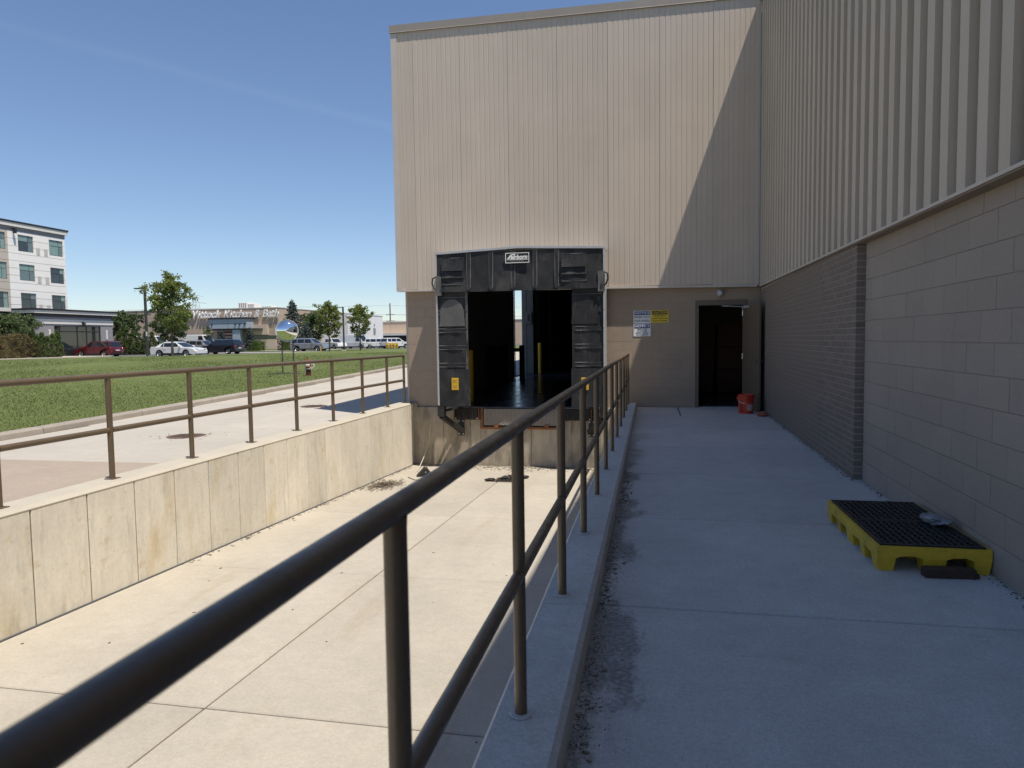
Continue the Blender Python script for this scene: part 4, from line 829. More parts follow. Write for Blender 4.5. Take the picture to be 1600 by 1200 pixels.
M['arb'] = leafmat('arborvitae', (.085, .125, .03), .35); M['redhedge'] = leafmat('bronze hedge leaves', (.13, .105, .045), .3, (.20, .125, .06)); M['shrub'] = leafmat('shrub leaves', (.11, .15, .06), .4); M['palegreen'] = leafmat('pale tree leaves', (.11, .15, .05), .4)
def leaves(cen, per, spread, size, seed, droop=0):
    rg = np.random.default_rng(seed); cen = np.asarray(cen, float); K = len(cen); n = K*per
    c = np.repeat(cen, per, 0)+rg.normal(0, 1, (n, 3))*spread*np.array([1, 1, .75])
    s = rg.uniform(size*.6, size*1.25, n); a = rg.normal(0, 1, (n, 3)); a /= np.linalg.norm(a, axis=1)[:, None]; b_ = np.cross(a, rg.normal(0, 1, (n, 3))); b_ /= np.linalg.norm(b_, axis=1)[:, None]
    v = np.stack([c-a*s[:, None], c+b_*s[:, None]*.55, c+a*s[:, None], c-b_*s[:, None]*.55], 1).reshape(-1, 3)
    return npmesh(v, np.arange(4*n).reshape(-1, 4))
def maple(name, lb, x, y, z, h, wd, seed, m='maple', trunk=.24, per=34, K=170, size=.13, group=None, cat='tree', gap=.0):
    o = thing(name, lb, cat, (x, y, z), group=group); rg = random.Random(seed); th = h*trunk
    mb = MB(); mb.tube([(0, 0, -.1), (.03, 0, th), (-.03, .03, h*.6), (0, 0, h*.88)], [h*.016, h*.012, h*.007, h*.002], 8)
    cen = []; nb = 26
    for i in range(nb):
        q = i/(nb-1); zb = th+(h*.80-th)*q; a = i*2.4+rg.uniform(-.4, .4)
        prof = math.sin(math.pi*min(1, (q*.82+.16)))**.75; rr_ = wd/2*prof*rg.uniform(.55, 1.2); rise = rr_*rg.uniform(.5, .95)+.25
        tip = Vector((rr_*math.cos(a), rr_*math.sin(a), min(zb+rise, h*.97)))
        mb.tube([(0, 0, zb), (tip.x*.5, tip.y*.5, zb+(tip.z-zb)*.4), tuple(tip)], [h*.006, h*.004, h*.0015], 5)
        for k in range(K//nb):
            f = rg.uniform(.35, 1.08); b0 = Vector((0, 0, zb)); p = b0+(tip-b0)*f; cen.append((p.x+rg.gauss(0, .09*wd*(1-.3*f)), p.y+rg.gauss(0, .09*wd), p.z+rg.gauss(0, .03*h)))
    for k in range(K//8): cen.append((rg.gauss(0, .05*wd), rg.gauss(0, .05*wd), h*rg.uniform(.74, .98)))
    mb.build('trunk', M['bark'], o, True); link('crown', leaves(cen, per, wd*.036, size, seed), M[m], o); return o
def spruce(lb, x, y, z, h, wd, seed, group=None):
    o = thing('spruce_tree', lb, 'tree', (x, y, z), group=group); rg = random.Random(seed); mb = MB(); mb.tube([(0, 0, -.1), (0, 0, h*.97)], [h*.018, h*.002], 7); cen = []
    n = 20
    for i in range(n):
        q = (i/n)**.92; zb = h*(.04+.93*q); rr_ = wd/2*(1-q)**.85*rg.uniform(.88, 1.1)+.05; nb = max(4, int(11*(1-q)))
        for k in range(nb):
            a = 6.283*k/nb+i*.7+rg.uniform(-.2, .2)
            for f in (.3, .55, .8, 1.0): cen.append((rr_*f*math.cos(a), rr_*f*math.sin(a), zb-.12*rr_*f+.05*f))
    cen.append((0, 0, h*.99))
    mb.build('trunk', M['bark'], o); link('crown', leaves(cen, 9, wd*.032, .12*max(1, h/5), seed), M['spruce'], o); return o
def hedge(name, lb, x0, x1, y0, y1, z, h, m, seed, size=.09, cat='hedge', n=None):
    o = thing(name, lb, cat, ((x0+x1)/2, (y0+y1)/2, z)); rg = random.Random(seed); cen = []; A, B = (x1-x0)/2, (y1-y0)/2
    for k in range(n or int(70*(2*A+2*B)*h/3)):
        f = rg.random(); ax, ay = rg.uniform(-A, A), rg.uniform(-B, B)
        e = rg.random()
        if e < .4: ax = A*rg.choice((-1, 1))*rg.uniform(.85, 1.02)
        elif e < .8: ay = B*rg.choice((-1, 1))*rg.uniform(.85, 1.02)
        cen.append((ax, ay, rg.uniform(.05, 1)*h*(1+.05*math.sin(ax*3+ay*2)) if e < .8 else h*rg.uniform(.92, 1.03)))
    MB().box(-A*.78, A*.78, -B*.78, B*.78, 0, h*.84).build('stems', M[m], o); link('foliage', leaves(cen, 20, .10, size, seed), M[m], o); return o
def cone(lb, x, y, z, h, wd, seed, m='arb', group=None):
    o = thing('arborvitae', lb, 'shrub', (x, y, z), group=group); rg = random.Random(seed); cen = []
    for k in range(int(150*h/2.3)):
        q = rg.random()**1.2; r_ = wd/2*(1-q)**.6*(.8+.3*rg.random())*(.55+.45*min(1, q*6)); a = rg.uniform(0, 6.283); cen.append((r_*math.cos(a), r_*math.sin(a), .05+q*h*.97))
    mb = MB(); mb.lathe([(wd*.3, .05), (wd*.36, h*.2), (wd*.25, h*.6), (.02, h*.9)], n=8); mb.build('stem', M['bark'], o); link('foliage', leaves(cen, 13, .07, .075, seed), M[m], o); return o
maple('maple_tree', 'large sunlit maple on the lawn in front of the white sedan', -39.4, 51.3, T(-39.4, 51.3)-.05, 7.1, 4.05, 11, per=30, K=200, size=.115)
maple('maple_tree', 'maple on the lawn left of the far black lamp post', -36.5, 74.3, .50, 5.75, 3.5, 12, per=28, K=170, size=.12)
maple('maple_tree', 'open crowned maple on the lawn right of the far black lamp post', -35.1, 79.8, .50, 5.9, 3.7, 13, per=24, K=160, size=.12)
maple('broadleaf_tree', 'dark rounded tree behind the left lamp post by the shops', -64.2, 75.0, LOTZ, 5.3, 4.6, 14, 'darkleaf', .16, 34, 200, .14)
maple('broadleaf_tree', 'dark tree behind the big maple, beside the white van', -60.0, 78.2, LOTZ, 5.0, 4.4, 15, 'darkleaf', .16, 34, 200, .14)
maple('broadleaf_tree', 'grey green tree between the spruce and the white building', -55.1, 106.4, LOTZ, 6.2, 4.8, 16, 'shrub', .2, 34, 190, .17)
maple('broadleaf_tree', 'thin young tree in front of the white van', -60.6, 86.4, LOTZ, 3.6, 1.6, 17, 'palegreen', .35, 18, 60, .09)
maple('broadleaf_tree', 'bushy dark green tree before the hotel entrance hall', -59.0, 54.6, LOTZ, 4.2, 4.6, 18, 'shrub', .18, 42, 220, .11)
maple('broadleaf_tree', 'green tree beside the far tan building at the right of the lot', -38.6, 118, LOTZ, 4.6, 5.2, 19, 'palegreen', .16, 34, 160, .17)
maple('broadleaf_tree', 'low green tree against the far tan building corner', -33.2, 112, LOTZ, 4.0, 5.0, 20, 'palegreen', .16, 34, 160, .17)
spruce('tall blue spruce behind the convex mirror', -55.8, 101.1, LOTZ, 7.9, 5.2, 21)
spruce('short spruce right of the shop entrance', -59.7, 95.2, LOTZ, 3.5, 2.4, 22)
spruce('short spruce left of the shop entrance', -66.0, 97.5, LOTZ, 3.4, 2.0, 23)
spruce('dark spruce low beside the tall blue spruce', -52.9, 100.0, LOTZ, 4.2, 3.0, 24)
for k, (px_, py_) in enumerate(((-60.6, 94.0), (-57.2, 96.8))):
    hedge('round_shrub', ('low round shrub beside the short spruce by the shops', 'low round shrub under the green window band of the shops')[k], px_+1.6, px_+3.4, py_, py_+1.6, LOTZ+.05, 1.4, 'arb', 40+k, .09, 'shrub', 60)
hedge('hedge', 'bronze and green clipped hedge at the left edge of the picture', -57.4, -54.6, 44.5, 53.2, LOTZ+.05, 2.05, 'redhedge', 31, .085, n=520)
hedge('hedge', 'dark low hedge behind the left lamp post', -66, -58, 72.2, 73.8, LOTZ, 1.5, 'darkleaf', 32, .10, n=260)
for k in range(5): cone('pointed green arborvitae by the hotel hedge, number %s from the left' % ('one', 'two', 'three', 'four', 'five')[k], -54.9-.05*k, 53.3+.62*k, LOTZ, 2.1+.25*math.sin(k*2.1)+.06*k, .95, 50+k, group='arborvitae in front of the hotel')
for k in range(6): cone('pointed arborvitae right of the hotel entrance hall, number %s from the left' % ('one', 'two', 'three', 'four', 'five', 'six')[k], -60.4+.62*k, 69.9+.25*k, LOTZ, 3.0-.10*k+.2*math.sin(k*1.7), 1.15, 60+k, group='arborvitae right of the hotel entrance')

# ================================================================== far buildings
M['eifs'] = mat('cream wall panels', (.84, .81, .77), .8, var=((.8, .03, 3), (40, .03, 2)), rnd=.02); M['eifs_tan'] = mat('tan wall panels', (.50, .44, .38), .8, var=((.8, .03, 3),)); M['joint'] = mat('panel joint', (.50, .47, .44), .9)
M['greywall'] = mat('mid grey render', (.26, .25, .26), .8, var=((1, .05, 3), (30, .04, 2))); M['darkband'] = mat('charcoal band', (.055, .055, .065), .7); M['blackcap'] = mat('black coping', (.018, .018, .024), .6); M['cream'] = mat('cream trim', (.68, .65, .60), .7)
M['mullion'] = mat('dark window frame', (.03, .035, .035), .5)
M['glass_a'] = mat('glass over pale blind', (.20, .29, .26), .06, var=((2.2, .22, 3, (1, 1, 4)),), spec=.8, coords='Position'); M['glass_b'] = mat('dark window glass', (.03, .04, .045), .04, spec=.9, var=((2, .3, 3),)); M['glass_c'] = mat('grey blind behind glass', (.13, .18, .18), .06, spec=.8, var=((2.5, .3, 3, (1, 1, 5)),))
# hotel tower: its face looks along +X; u runs along -Y
ht = thing('hotel', 'pale four storey hotel with dark windows at the left edge', 'building', (-65.1, 67.6, LOTZ))
ht_c = MB().box(-14, -.16, -30, 0, 0, 13.9).build('wall', M['joint'], ht)
zj = [4.0+.7625*i for i in range(0, 13)]; zj[-1] = 13.2
wins = [(.3, 2.1), (4.1, 5.95), (7.4, 9.2), (11.2, 13.0)]; wz = [(5.08, 6.80), (8.12, 9.83), (11.16, 12.88)]
for z0, z1 in zip(zj, zj[1:]):
    cut = [(w0, w1) for w0, w1 in wins if any(a < z1-.02 and b_ > z0+.02 for a, b_ in wz)]
    # split each course vertically at the windows and at the edges of the openings
    lv_ = sorted({z0, z1}|{q for a, b_ in wz for q in (a, b_) if z0 < q < z1})
    for za, zb in zip(lv_, lv_[1:]):
        inw = any(a <= (za+zb)/2 <= b_ for a, b_ in wz); u = 0.0
        spans = []
        for w0, w1 in (wins if inw else []):
            spans.append((u, w0)); u = w1
        spans.append((u, 7.15 if u < 7 else 30))
        if not inw: spans.append((7.15, 30))
        for u0, u1 in spans:
            if u0 < 7.15 < u1: continue
            if u1-u0 < .05: continue
            MB().box(-.15, 0, -u1+.012, -u0-.012, za+(.016 if za == z0 else 0), zb-(.016 if zb == z1 else 0)).build('panel', M['eifs'] if u0 < 7.1 else M['eifs_tan'], ht)
        if inw:
            for ua, ub, mm_ in ((5.95, 7.14, 'eifs'), (7.16, 7.40, 'eifs_tan')): MB().box(-.15, 0, -ub+.002, -ua-.002, za+(.016 if za == z0 else 0), zb-(.016 if zb == z1 else 0)).build('panel', M[mm_], ht)
rgw = random.Random(5)
for i, (w0, w1) in enumerate(wins):
    for j, (za, zb) in enumerate(wz):
        wn = MB().box(-.14, -.10, -w1, -w0, za, zb).build('window', M['mullion'], ht)
        um = -w1+(w1-w0)*.66 if i % 2 else -w1+(w1-w0)*.70; zm = za+(zb-za)*.62; t_ = .03
        for ya, yb in ((-w1+.05, um-t_), (um+t_, -w0-.05)):
            for zc, zd, q in ((za+.05, zm-t_, 0), (zm+t_, zb-.05, 1)):
                key = 'glass_a' if rgw.random() < (.55 if q else .4) else ('glass_c' if rgw.random() < .6 else 'glass_b')
                if (i, j) in ((1, 0), (0, 1)) and q == 0: key = 'glass_b'
                MB().box(-.105, -.085, ya, yb, zc, zd).build('pane', M[key], wn)
        MB().box(-.10, -.05, -w1, -w0, za-.0, za+.045).build('sill', M['mullion'], wn)
for za, zb in wz:
    for u0, u1 in ((3.35, 3.78), (2.36, 2.80)):
        lo = MB().box(-.01, .02, -u1, -u0, za-.16, za+.60).build('louvre', M['eifs_tan'], ht)
        for k in range(7): MB().box(.02, .032, -u1+.03, -u0-.03, za-.12+k*.10, za-.06+k*.10).build('slat', M['cream'], lo)
MB().box(-.15, .015, -30, .02, 13.2, 13.62).build('frieze', M['greywall'], ht); MB().box(-.3, .18, -30, .30, 13.62, 14.02).build('cornice', M['cream'], ht); MB().box(-14, .24, -30, .36, 14.02, 14.20).build('roof', M['blackcap'], ht)
fl = MB().box(.0, .30, -6.6, -6.45, 13.35, 13.45).build('floodlight', M['blackcap'], ht); MB().box(.2, .42, -6.65, -6.4, 12.9, 13.35).build('lamp_head', M['blackcap'], fl)
MB().box(-14, -.16, -29.8, -.005, 0, 4.0).build('base_wall', M['greywall'], ht)
# hotel entrance hall, one storey
pd = thing('hotel_entrance_hall', 'grey one storey hotel entrance hall with wide dark glazing', 'building', (-58.0, 66.0, LOTZ))
GL0, GL1 = -5.75*1.32, -1.27*1.32; PE = -9.8
MB().box(-7, 0, GL1, 0, 0, 3.32).build('wall', M['greywall'], pd); MB().box(-7, 0, PE, GL0, 0, 3.32).build('wall', M['greywall'], pd); MB().box(-6.9, -.005, GL0+.001, GL1-.001, 3.15, 3.32).build('lintel', M['greywall'], pd)
MB().box(-6.9, -3.5, GL0+.001, GL1-.001, 0, 3.1).build('lobby_wall', M['dark_room'], pd)
MB().box(-7.1, .06, PE-.05, .06, 3.32, 3.80).build('string_course', M['cream'], pd); MB().box(-7, .02, PE, .02, 3.80, 4.35).build('parapet', M['darkband'], pd); MB().box(.02, .05, PE, -.2, 3.82, 4.02).build('parapet_panel', M['greywall'], pd)
MB().box(-7.4, .35, PE-.3, .35, 4.35, 4.62).build('cornice', M['cream'], pd); MB().box(-7.45, .42, PE-.35, .42, 4.62, 4.80).build('coping', M['blackcap'], pd)
gw = MB().box(-.16, -.10, GL0+.002, GL1-.002, .05, .12).build('window', M['mullion'], pd)
ux = [GL0+.05, GL0+.75, GL0+2.9, GL0+4.1, GL0+5.2, GL1-.05]
M['lobbyglass'] = mat('lobby glass', (.018, .024, .024), .03, spec=1.0)
for a, b_ in zip(ux, ux[1:]):
    MB().box(-.17, -.07, a-.04, a+.04, .12, 3.15).build('mullion', M['mullion'], gw)
    MB().box(-.14, -.12, a+.04, b_-.04, .12, 2.55).build('pane', M['lobbyglass'], gw); MB().box(-.14, -.12, a+.04, b_-.04, 2.66, 3.10).build('pane', M['lobbyglass'], gw)
MB().box(-.17, -.07, ux[0], ux[-1], 2.56, 2.65).build('transom', M['mullion'], gw); MB().box(-.17, -.07, ux[-1]-.04, ux[-1]+.04, .12, 3.15).build('mullion', M['mullion'], gw); MB().box(-.17, -.07, ux[0], ux[-1], 3.10, 3.15).build('transom', M['mullion'], gw)
for y_ in (GL1+.75, GL0-.6):
    q = bevbox('wall_light', .0, .12, y_-.09, y_+.09, 1.75, 2.75, .02, M['cream'], pd)
for y_ in (GL0+3.4,): MB().box(0, .3, y_-.05, y_+.05, 3.5, 3.6).build('floodlight', M['blackcap'], pd); MB().box(.18, .4, y_-.12, y_+.12, 3.1, 3.5).build('floodlight', M['blackcap'], pd)
pd2 = thing('hotel_side_hall', 'charcoal banded low hotel wing behind the bushy tree', 'building', (-60.5, 56.0, LOTZ)); MB().box(-6, 0, -22, 0, 0, 3.4).build('wall', M['greywall'], pd2); MB().box(-6, .05, -22, .05, 3.4, 3.85).build('string_course', M['cream'], pd2); MB().box(-6, .02, -22, .02, 3.85, 4.5).build('parapet', M['darkband'], pd2); MB().box(-6.2, .3, -22, .3, 4.5, 4.85).build('coping', M['cream'], pd2)
# shop building with lettering
M['shopbrick'] = mat('brown shop masonry', (.46, .35, .265), .85, var=((.6, .05, 3), (3, .04, 3, (.3, .3, 6))), rnd=.04); M['shoptan'] = mat('tan shop masonry', (.58, .46, .355), .85, var=((.6, .05, 3),)); M['bluegrey'] = mat('blue grey canopy panel', (.33, .38, .43), .6, var=((.8, .06, 3),)); M['greenglass'] = mat('green window band', (.012, .035, .02), .1, spec=.8); M['redsign'] = mat('dark red sign', (.10, .015, .018), .5)
sh = thing('shop_building', 'brown masonry shop building with white lettering and blue grey entrance', 'building', (-67.6, 117.2, LOTZ))
MB().box(-80, -.02, .02, 30, 0, 7.5).build('core', M['joint'], sh)
for zi, (za, zb) in enumerate(((0, 1.55), (1.55, 3.1), (3.1, 4.65), (4.65, 6.2), (6.2, 7.68))):
    for k in range(14):
        x1 = -k*4.2-.01; x0 = x1-4.18
        if zi == 0 and k == 2: continue
        MB().box(x0, x1, -.1, .02, za+.012, zb-.012).build('panel', M['shopbrick'], sh)
    for k in range(4): MB().box(-.02, .1, k*4.2+.01, k*4.2+4.19, za+.012, zb-.012).build('panel', M['shopbrick'] if zi not in (2,) else M['shoptan'], sh)
MB().box(-80, .18, -.18, 17, 7.68, 7.80).build('coping', M['cream'], sh)
MB().box(-6.2, -1.9, -.55, -.1, 2.75, 4.65).build('tan_bay', M['shoptan'], sh); MB().box(-6.2, -.4, -.35, -.11, 1.9, 2.6).build('window_band', M['greenglass'], sh); MB().box(-6.2, -.4, -.35, -.11, .1, 1.9).build('tan_base', M['shoptan'], sh)
en = MB().box(-12.4, -4.85, -2.6, -.1, 3.95, 5.7).build('canopy', M['bluegrey'], sh); MB().box(-12.6, -4.65, -2.8, -.1, 5.7, 5.95).build('canopy_edge', M['blackcap'], en); MB().box(-8.64, -8.60, -2.615, -2.6, 3.95, 5.7).build('joint', M['blackcap'], en); MB().box(-12.4, -4.85, -2.615, -2.6, 4.80, 4.84).build('joint', M['blackcap'], en)
for x in (-11.9, -7.1, -6.2, -5.2): MB().box(x-.12, x+.12, -2.75, -2.6, 4.55, 4.85).build('spot_lamp', M['blackcap'], en)
MB().box(-12.3, -2.8, -2.2, -.2, 3.70, 3.94).build('canopy_slab', M['darkband'], en)
MB().box(-7.9, -6.4, -2.4, -1.6, 0, 3.7).build('pier', M['bluegrey'], sh); MB().box(-12.0, -8.0, -.4, -.11, 0, 3.7).build('entrance', M['glass_b'], sh)
rs_ = MB().box(-11.7, -8.1, -1.3, -1.2, 2.1, 3.5).build('entrance_sign', M['redsign'], sh)
for z_ in (3.0, 2.4):
    x = -11.4; q = MB(); rg = random.Random(int(z_*10))
    while x < -8.6: w_ = rg.uniform(.14, .26); q.box(x, x+w_, -1.33, -1.305, z_-.14, z_+.14); x += w_+.09
    q.build('faded_print', M['shoptan'], rs_)
for x in (-11.2, -10.0, -8.8): MB().box(x-.04, x+.04, -.45, -.4, 0, 2.1).build('door_frame', M['mullion'], sh)
for x0, x1, h in ((-10.0, -8.0, 1.25), (-8.0, -6.5, 1.0), (-5.0, -2.9, .5)):
    q = bevbox('rooftop_unit', x0, x1, 3.0, 5.0, 7.75, 7.75+h, .03, M['cream'], sh)
    for k in range(4): MB().box((x0-x1)/2+.15+k*(x1-x0-.3)/4, (x0-x1)/2+.15+(k+.6)*(x1-x0-.3)/4, -1.015, -1.0, -h/2+.1, h/2-.12).build('grille', M['greywall'], q)
M['letter'] = mat('white sign letter', (.80, .80, .79), .4)
xcur = -18.3
for word, size, bold in (('Wittock', 2.02, .045), ('Kitchen', 2.05, .008), ('&', 1.95, .008), ('Bath', 2.05, .008)):
    for ch in word:
        me = text_mesh(ch, size, .10, bold, .25, 'LEFT', .92); lo = min(v_.co.x for v_ in me.vertices); hi = max(v_.co.x for v_ in me.vertices)
        # keep a common baseline for every glyph
        cu_lo = min(v_.co.y for v_ in me.vertices); 
        for v_ in me.vertices: v_.co.x -= lo; v_.co.y -= cu_lo
        link('sign_letter', me, M['letter'], sh, (xcur, -.42, 6.02), (R(90), 0, 0)); xcur += (hi-lo)*.93+.05
    xcur += .62
# white building behind the maples
wb = thing('white_warehouse', 'long white windowless building behind the maples', 'building', (-68.6, 129.2, LOTZ)); M['whitewall'] = mat('white wall panel', (.74, .73, .71), .8, var=((.3, .03, 3),), rnd=.03)
for k in range(9): MB().box(-.12, 0, k*4.6+.02, k*4.6+4.58, 0, 7.75).build('panel', M['whitewall'], wb)
MB().box(-40, -.12, 0, 41.4, 0, 7.6).build('core', M['joint'], wb); MB().box(-40, .08, -.1, 41.5, 7.75, 7.9).build('coping', M['cream'], wb); MB().box(0, .06, -.0, 41.4, 1.7, 1.9).build('band', M['cream'], wb); MB().box(0, .14, 35.0, 36.2, 3.2, 4.6).build('louvre', M['greywall'], wb); MB().box(0, .2, 35.4, 35.7, 5.2, 5.7).build('wall_light', M['greywall'], wb)
MB().box(0, .1, 38.0, 39.5, 0, 2.1).build('door', M['cream'], wb)
# far tan building, seen right of the white one and again through the dock
tn = thing('tan_warehouse', 'far low tan building at the right end of the lot', 'building', (-24, 190, LOTZ)); M['tanwall'] = mat('pale tan block', (.55, .42, .31), .85, var=((.3, .04, 3),), rnd=.02)
for k in range(14): MB().box(-66+k*8+.03, -66+k*8+7.97, -.15, 0, 0, 6.8).build('panel', M['tanwall'], tn)
MB().box(-66, 46, 0, 30, 0, 6.6).build('core', M['joint'], tn); MB().box(-66.2, 46.2, -.3, 30, 6.8, 7.0).build('coping', M['cream'], tn); MB().box(-66, -30, -3.5, -.16, 2.9, 3.6).build('canopy', M['cream'], tn); MB().box(-66, -30, -.4, -.16, 0, 2.9).build('shopfront', M['glass_b'], tn)
# ================================================================== lamp posts, poles, wires
def lamp_post(x, y, z, h, r, arm, lb):
    o = thing('lamp_post', lb, 'lamp post', (x, y, z), group='parking lot lamp posts')
    bevbox('footing', -.25, .25, -.25, .25, -.3, .12, .03, M['pale_pave'], o); MB().box(-r, r, -r, r, .1, h).build('pole', M['post_dark'], o); MB().box(-arm, r, -.05, .05, h-.12, h-.04).build('arm', M['post_dark'], o)
    bevbox('lamp_head', -arm-.45, -arm+.25, -.16, .16, h-.14, h-.04, .02, M['post_dark'], o); return o
l1 = lamp_post(-44.3, 54.4, LOTZ, 6.25, .085, .55, 'near black lamp post beside the big maple'); bevbox('notice', -.02, .14, -.1, -.086, 1.9, 2.3, .004, M['cream'], l1)
lamp_post(-72.8, 87.5, LOTZ, 6.0, .08, .5, 'thin far lamp post among the dark trees'); lamp_post(-39.2, 84.0, LOTZ, 5.7, .085, .6, 'black lamp post between the two far maples')
up = thing('utility_pole', 'tall wooden utility pole above the far buildings', 'utility pole', (-81.2, 208.3, LOTZ)); MB().tube([(0, 0, 0), (0, 0, 13.3)], [.26, .18], 10).build('pole', M['bark'], up)
for z_ in (7.6, 9.6): MB().box(-1.4, 1.4, -.08, .08, z_, z_+.16).build('crossarm', M['bark'], up)
M['wire'] = mat('grey wire', (.16, .17, .19), .6)
for k, (z_, dx_) in enumerate(((12.6, 0), (9.8, -1.2), (9.8, 1.2), (7.8, -1.2), (7.8, 1.2))):
    pts = []
    for i in range(19):
        u = i/18; pts.append((-81.2+dx_+(-120)*(u-.32)*1.6, 208.3+(30)*(u-.32), LOTZ+z_+6*(abs(u-.32)*0)-1.2*math.sin(math.pi*((u*3.1) % 1))))
    tag(MB().tube([(-190+dx_, 212, LOTZ+z_+1)]+[(-81.2+dx_+(x_+81.2), 208.3, LOTZ+z_-1.5*math.sin(math.pi*min(1, max(0, (x_+81.2)/90)))) for x_ in [-81.2+7.5*i for i in range(13)]]+[(60, 208.3, LOTZ+z_)], .03, 4).build('power_line', M['wire']), ('topmost thin power line on the far utility pole', 'upper left power line on the far utility pole', 'upper right power line on the far utility pole', 'lower left power line on the far utility pole', 'lower right power line on the far utility pole')[k], 'power line')
pyl = thing('transmission_tower', 'faint lattice power tower behind the shop lettering', 'tower', (-191, 265, LOTZ)); m2 = MB()
for sx, sy in ((-1, -1), (1, -1), (1, 1), (-1, 1)): m2.tube([(sx*3, sy*3, 0), (sx*.8, sy*.8, 19), (sx*.3, sy*.3, 22)], .06, 4)
for z_ in range(0, 18, 3):
    w_ = 3-2.2*z_/19; w2 = 3-2.2*(z_+3)/19
    for a, b_ in (((-w_, -w_), (w2, -w2)), ((w_, -w_), (-w2, -w2)), ((w_, -w_), (w2, w2)), ((w_, w_), (w2, -w2))): m2.tube([(a[0], a[1], z_), (b_[0], b_[1], z_+3)], .04, 4)
m2.build('lattice', M['wire'], pyl); q = MB()
for z_, l_ in ((15, 6), (18.5, 5), (21.5, 3.5)): q.tube([(-l_, 0, z_), (0, 0, z_+.8), (l_, 0, z_)], .06, 4)
q.build('crossarms', M['wire'], pyl)
# ================================================================== vehicles
M['carglass'] = mat('car glass', (.010, .012, .015), .03, spec=1.0); M['tyre'] = mat('tyre rubber', (.015, .015, .016), .85); M['rim'] = mat('alloy rim', (.40, .40, .41), .3, metal=.8); M['lampred'] = mat('tail lamp', (.30, .010, .010), .15, spec=.8); M['lampclear'] = mat('headlamp', (.60, .62, .64), .1, spec=.8); M['cartrim'] = mat('black car trim', (.015, .015, .016), .6)
def paint(n, c, metal=.0): return mat('car paint '+n, c, .28, metal=metal, coat=.9, spec=.5)
PA = dict(red=paint('red', (.10, .008, .014), .2), white=paint('white', (.68, .68, .67)), navy=paint('navy', (.007, .009, .018), .1), silver=paint('silver', (.34, .35, .37), .5), grey=paint('grey silver', (.36, .36, .36), .5), black=paint('black', (.01, .01, .01)))
KIND = dict(
 suv=dict(L=4.45, W=1.84, H=1.64, wr=.345, wx=(-1.32, 1.35), belt=1.02, low=[(-2.2, .35), (-2.225, .62), (-2.14, 1.0), (1.02, 1.02), (1.5, .98), (2.02, .86), (2.18, .66), (2.2, .38), (2.1, .24), (-2.1, .26)], gb=(-2.10, 1.12), gr=(-1.80, .28), tw=.75, win=[(-1.95, -1.35), (-1.28, -.36), (-.28, .72)]),
 sedan=dict(L=4.85, W=1.84, H=1.44, wr=.335, wx=(-1.42, 1.42), belt=.93, low=[(-2.4, .38), (-2.42, .70), (-2.30, .98), (-1.55, .97), (.95, .93), (1.6, .88), (2.2, .76), (2.40, .58), (2.4, .34), (2.3, .22), (-2.25, .26)], gb=(-1.95, 1.15), gr=(-1.05, .18), tw=.72, win=[(-1.35, -1.0), (-.95, -.12), (-.05, .72)]),
 explorer=dict(L=5.0, W=1.98, H=1.76, wr=.375, wx=(-1.45, 1.50), belt=1.10, low=[(-2.46, .38), (-2.48, .70), (-2.40, 1.08), (1.05, 1.10), (1.6, 1.08), (2.3, .98), (2.44, .72), (2.46, .40), (2.35, .27), (-2.3, .28)], gb=(-2.36, 1.2), gr=(-2.12, .42), tw=.76, win=[(-2.15, -1.42), (-1.34, -.40), (-.32, .78)]),
 van=dict(L=5.6, W=2.0, H=2.45, wr=.37, wx=(-1.75, 1.75), belt=1.15, low=[(-2.78, .4), (-2.80, .7), (-2.78, 1.15), (1.65, 1.15), (2.1, 1.12), (2.6, .98), (2.76, .72), (2.78, .40), (2.6, .28), (-2.6, .28)], gb=(-2.78, 2.05), gr=(-2.74, 1.15), tw=.86, win=[(.55, 1.45)]),
 pickup=dict(L=5.6, W=2.0, H=1.85, wr=.40, wx=(-1.7, 1.75), belt=1.15, low=[(-2.78, .45), (-2.80, .8), (-2.78, 1.10), (-.85, 1.12), (1.2, 1.15), (1.7, 1.13), (2.6, 1.05), (2.76, .75), (2.78, .45), (2.6, .32), (-2.6, .34)], gb=(-.9, 1.45), gr=(-.72, .72), tw=.78, win=[(-.68, .02), (.10, .95)]))
